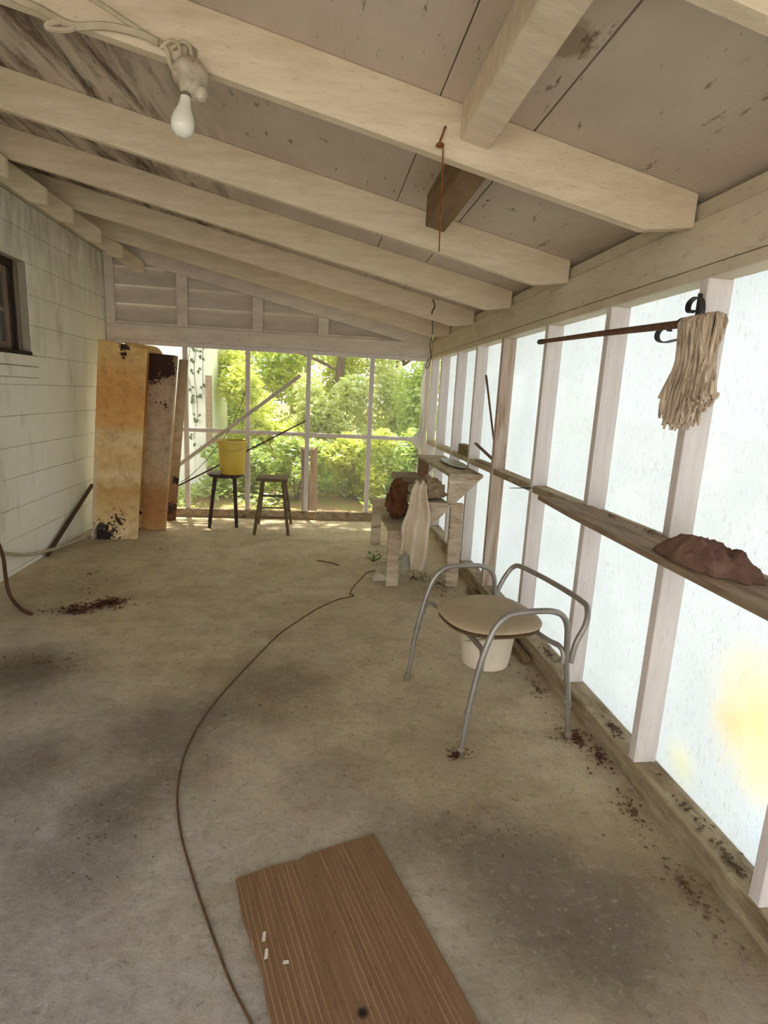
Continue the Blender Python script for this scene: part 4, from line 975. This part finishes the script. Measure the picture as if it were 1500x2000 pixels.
litter('sill_debris','debris_brown','dead leaves and dirt gathered along the foot of the right sill',[(1.06,1.9,.07,.2),(1.03,1.93,.1,.06),(1.06,1.5,.05,.2),(1.05,2.3,.06,.25),(1.0,2.7,.1,.3),(1.05,1.2,.06,.2),(.98,3.3,.12,.3)],620,.0075,33)
litter('foot_debris','debris_red','clumps of brown leaves at the feet of the commode chair',[(1.05,1.915,.07,.035),(.545,1.82,.05,.03),(1.09,1.80,.04,.1)],240,.008,34,zt=.025)
litter('floor_crumbs','debris_grey','small crumbs and twigs scattered across the middle of the floor',[(.3,2.6,.7,.6),(-.2,2.2,.5,.5),(.2,3.3,.6,.5),(-.3,2.95,.3,.4),(.6,1.5,.4,.3),(-.6,1.5,.5,.4),(0,4.4,.9,.5),(.75,3.6,.25,.35)],460,.0042,35,zt=.003)
litter('white_flecks','paint_flake','white paint flecks scattered over the concrete floor',[(.1,2.5,.6,.7),(.25,1.9,.4,.4),(-.5,1.8,.6,.5),(.2,1.2,.5,.3),(.3,3.,.5,.5)],110,.0042,36,zt=.001,twig=0)
litter('stand_debris','debris_brown','dark dead leaves on the floor under the plant stand',[(.75,3.9,.2,.2),(.65,4.3,.2,.3),(.9,3.8,.15,.3)],220,.012,37)
litter('sill_leaves','debris_grey','dry leaf bits lying on top of the right sill',[(1.17,1.85,.03,.14),(1.17,1.35,.035,.25),(1.17,2.5,.03,.2),(1.16,1.2,.03,.1)],170,.009,38,zb=ZST+.001,zt=.008)
litter('shelf_dirt','debris_brown','dirt crumbs gathered on the shelf board beside the rag',[(1.10,1.70,.03,.08),(1.10,1.95,.02,.12),(1.09,1.12,.03,.1)],110,.006,39,zb=.898,zt=.006)
for i,(x,y,z,lb) in enumerate([(-.092,1.143,.0125,'long white paint flake on the left edge of the ribbed board'),(-.083,1.099,.0125,'larger white paint flake below the first on the ribbed board'),(-.037,1.076,.0125,'small white paint flake toward the middle of the ribbed board')]):
    s=(.0042,.013) if i<2 else (.007,.004)
    tag(MB().prism([(x-s[0],y-s[1]),(x+s[0],y-s[1]*.8),(x+s[0]*.8,y+s[1]),(x-s[0]*.9,y+s[1]*.8)],'z',z,z+.0015).build('paint_flake','paint_flake',org=(x,y,z)),lb,'paint flake','paint flakes on the ribbed board')
def weeds():
    t=thing('weed_sprig',(.48,4.33,0),'small green weed growing on the floor beside the plant stand','weed')
    g=random.Random(5); m=MB(); st=MB()
    for k in range(26):
        a=g.uniform(0,6.28); q=g.uniform(.0,.09); p=Vector((.48+q*math.cos(a),4.33+q*1.6*math.sin(a),.01+g.random()*.05)); b=g.uniform(0,6.28); s=g.uniform(.012,.024)
        u=Vector((math.cos(b),math.sin(b),.3))*s; v=Vector((-math.sin(b),math.cos(b),.1))*s*.5; m.add([p-u,p+v,p+u,p-v],[(0,1,2,3)])
    for k in range(7):
        a=k*.9; st.tube([(.48,4.33,0),(.48+.07*math.cos(a),4.33+.1*math.sin(a),.045)],.0018,4)
    m.build('leaves','weed_green',t); st.build('stems','cord',t)
weeds()
tag(MB().tube(smooth_path([(.03,4.32,.004),(.12,4.27,.006),(.20,4.20,.004)],4),.004,5).build('twig','stick_wood',org=(.1,4.27,0)),'lone dry twig on the floor left of the plant stand','twig')
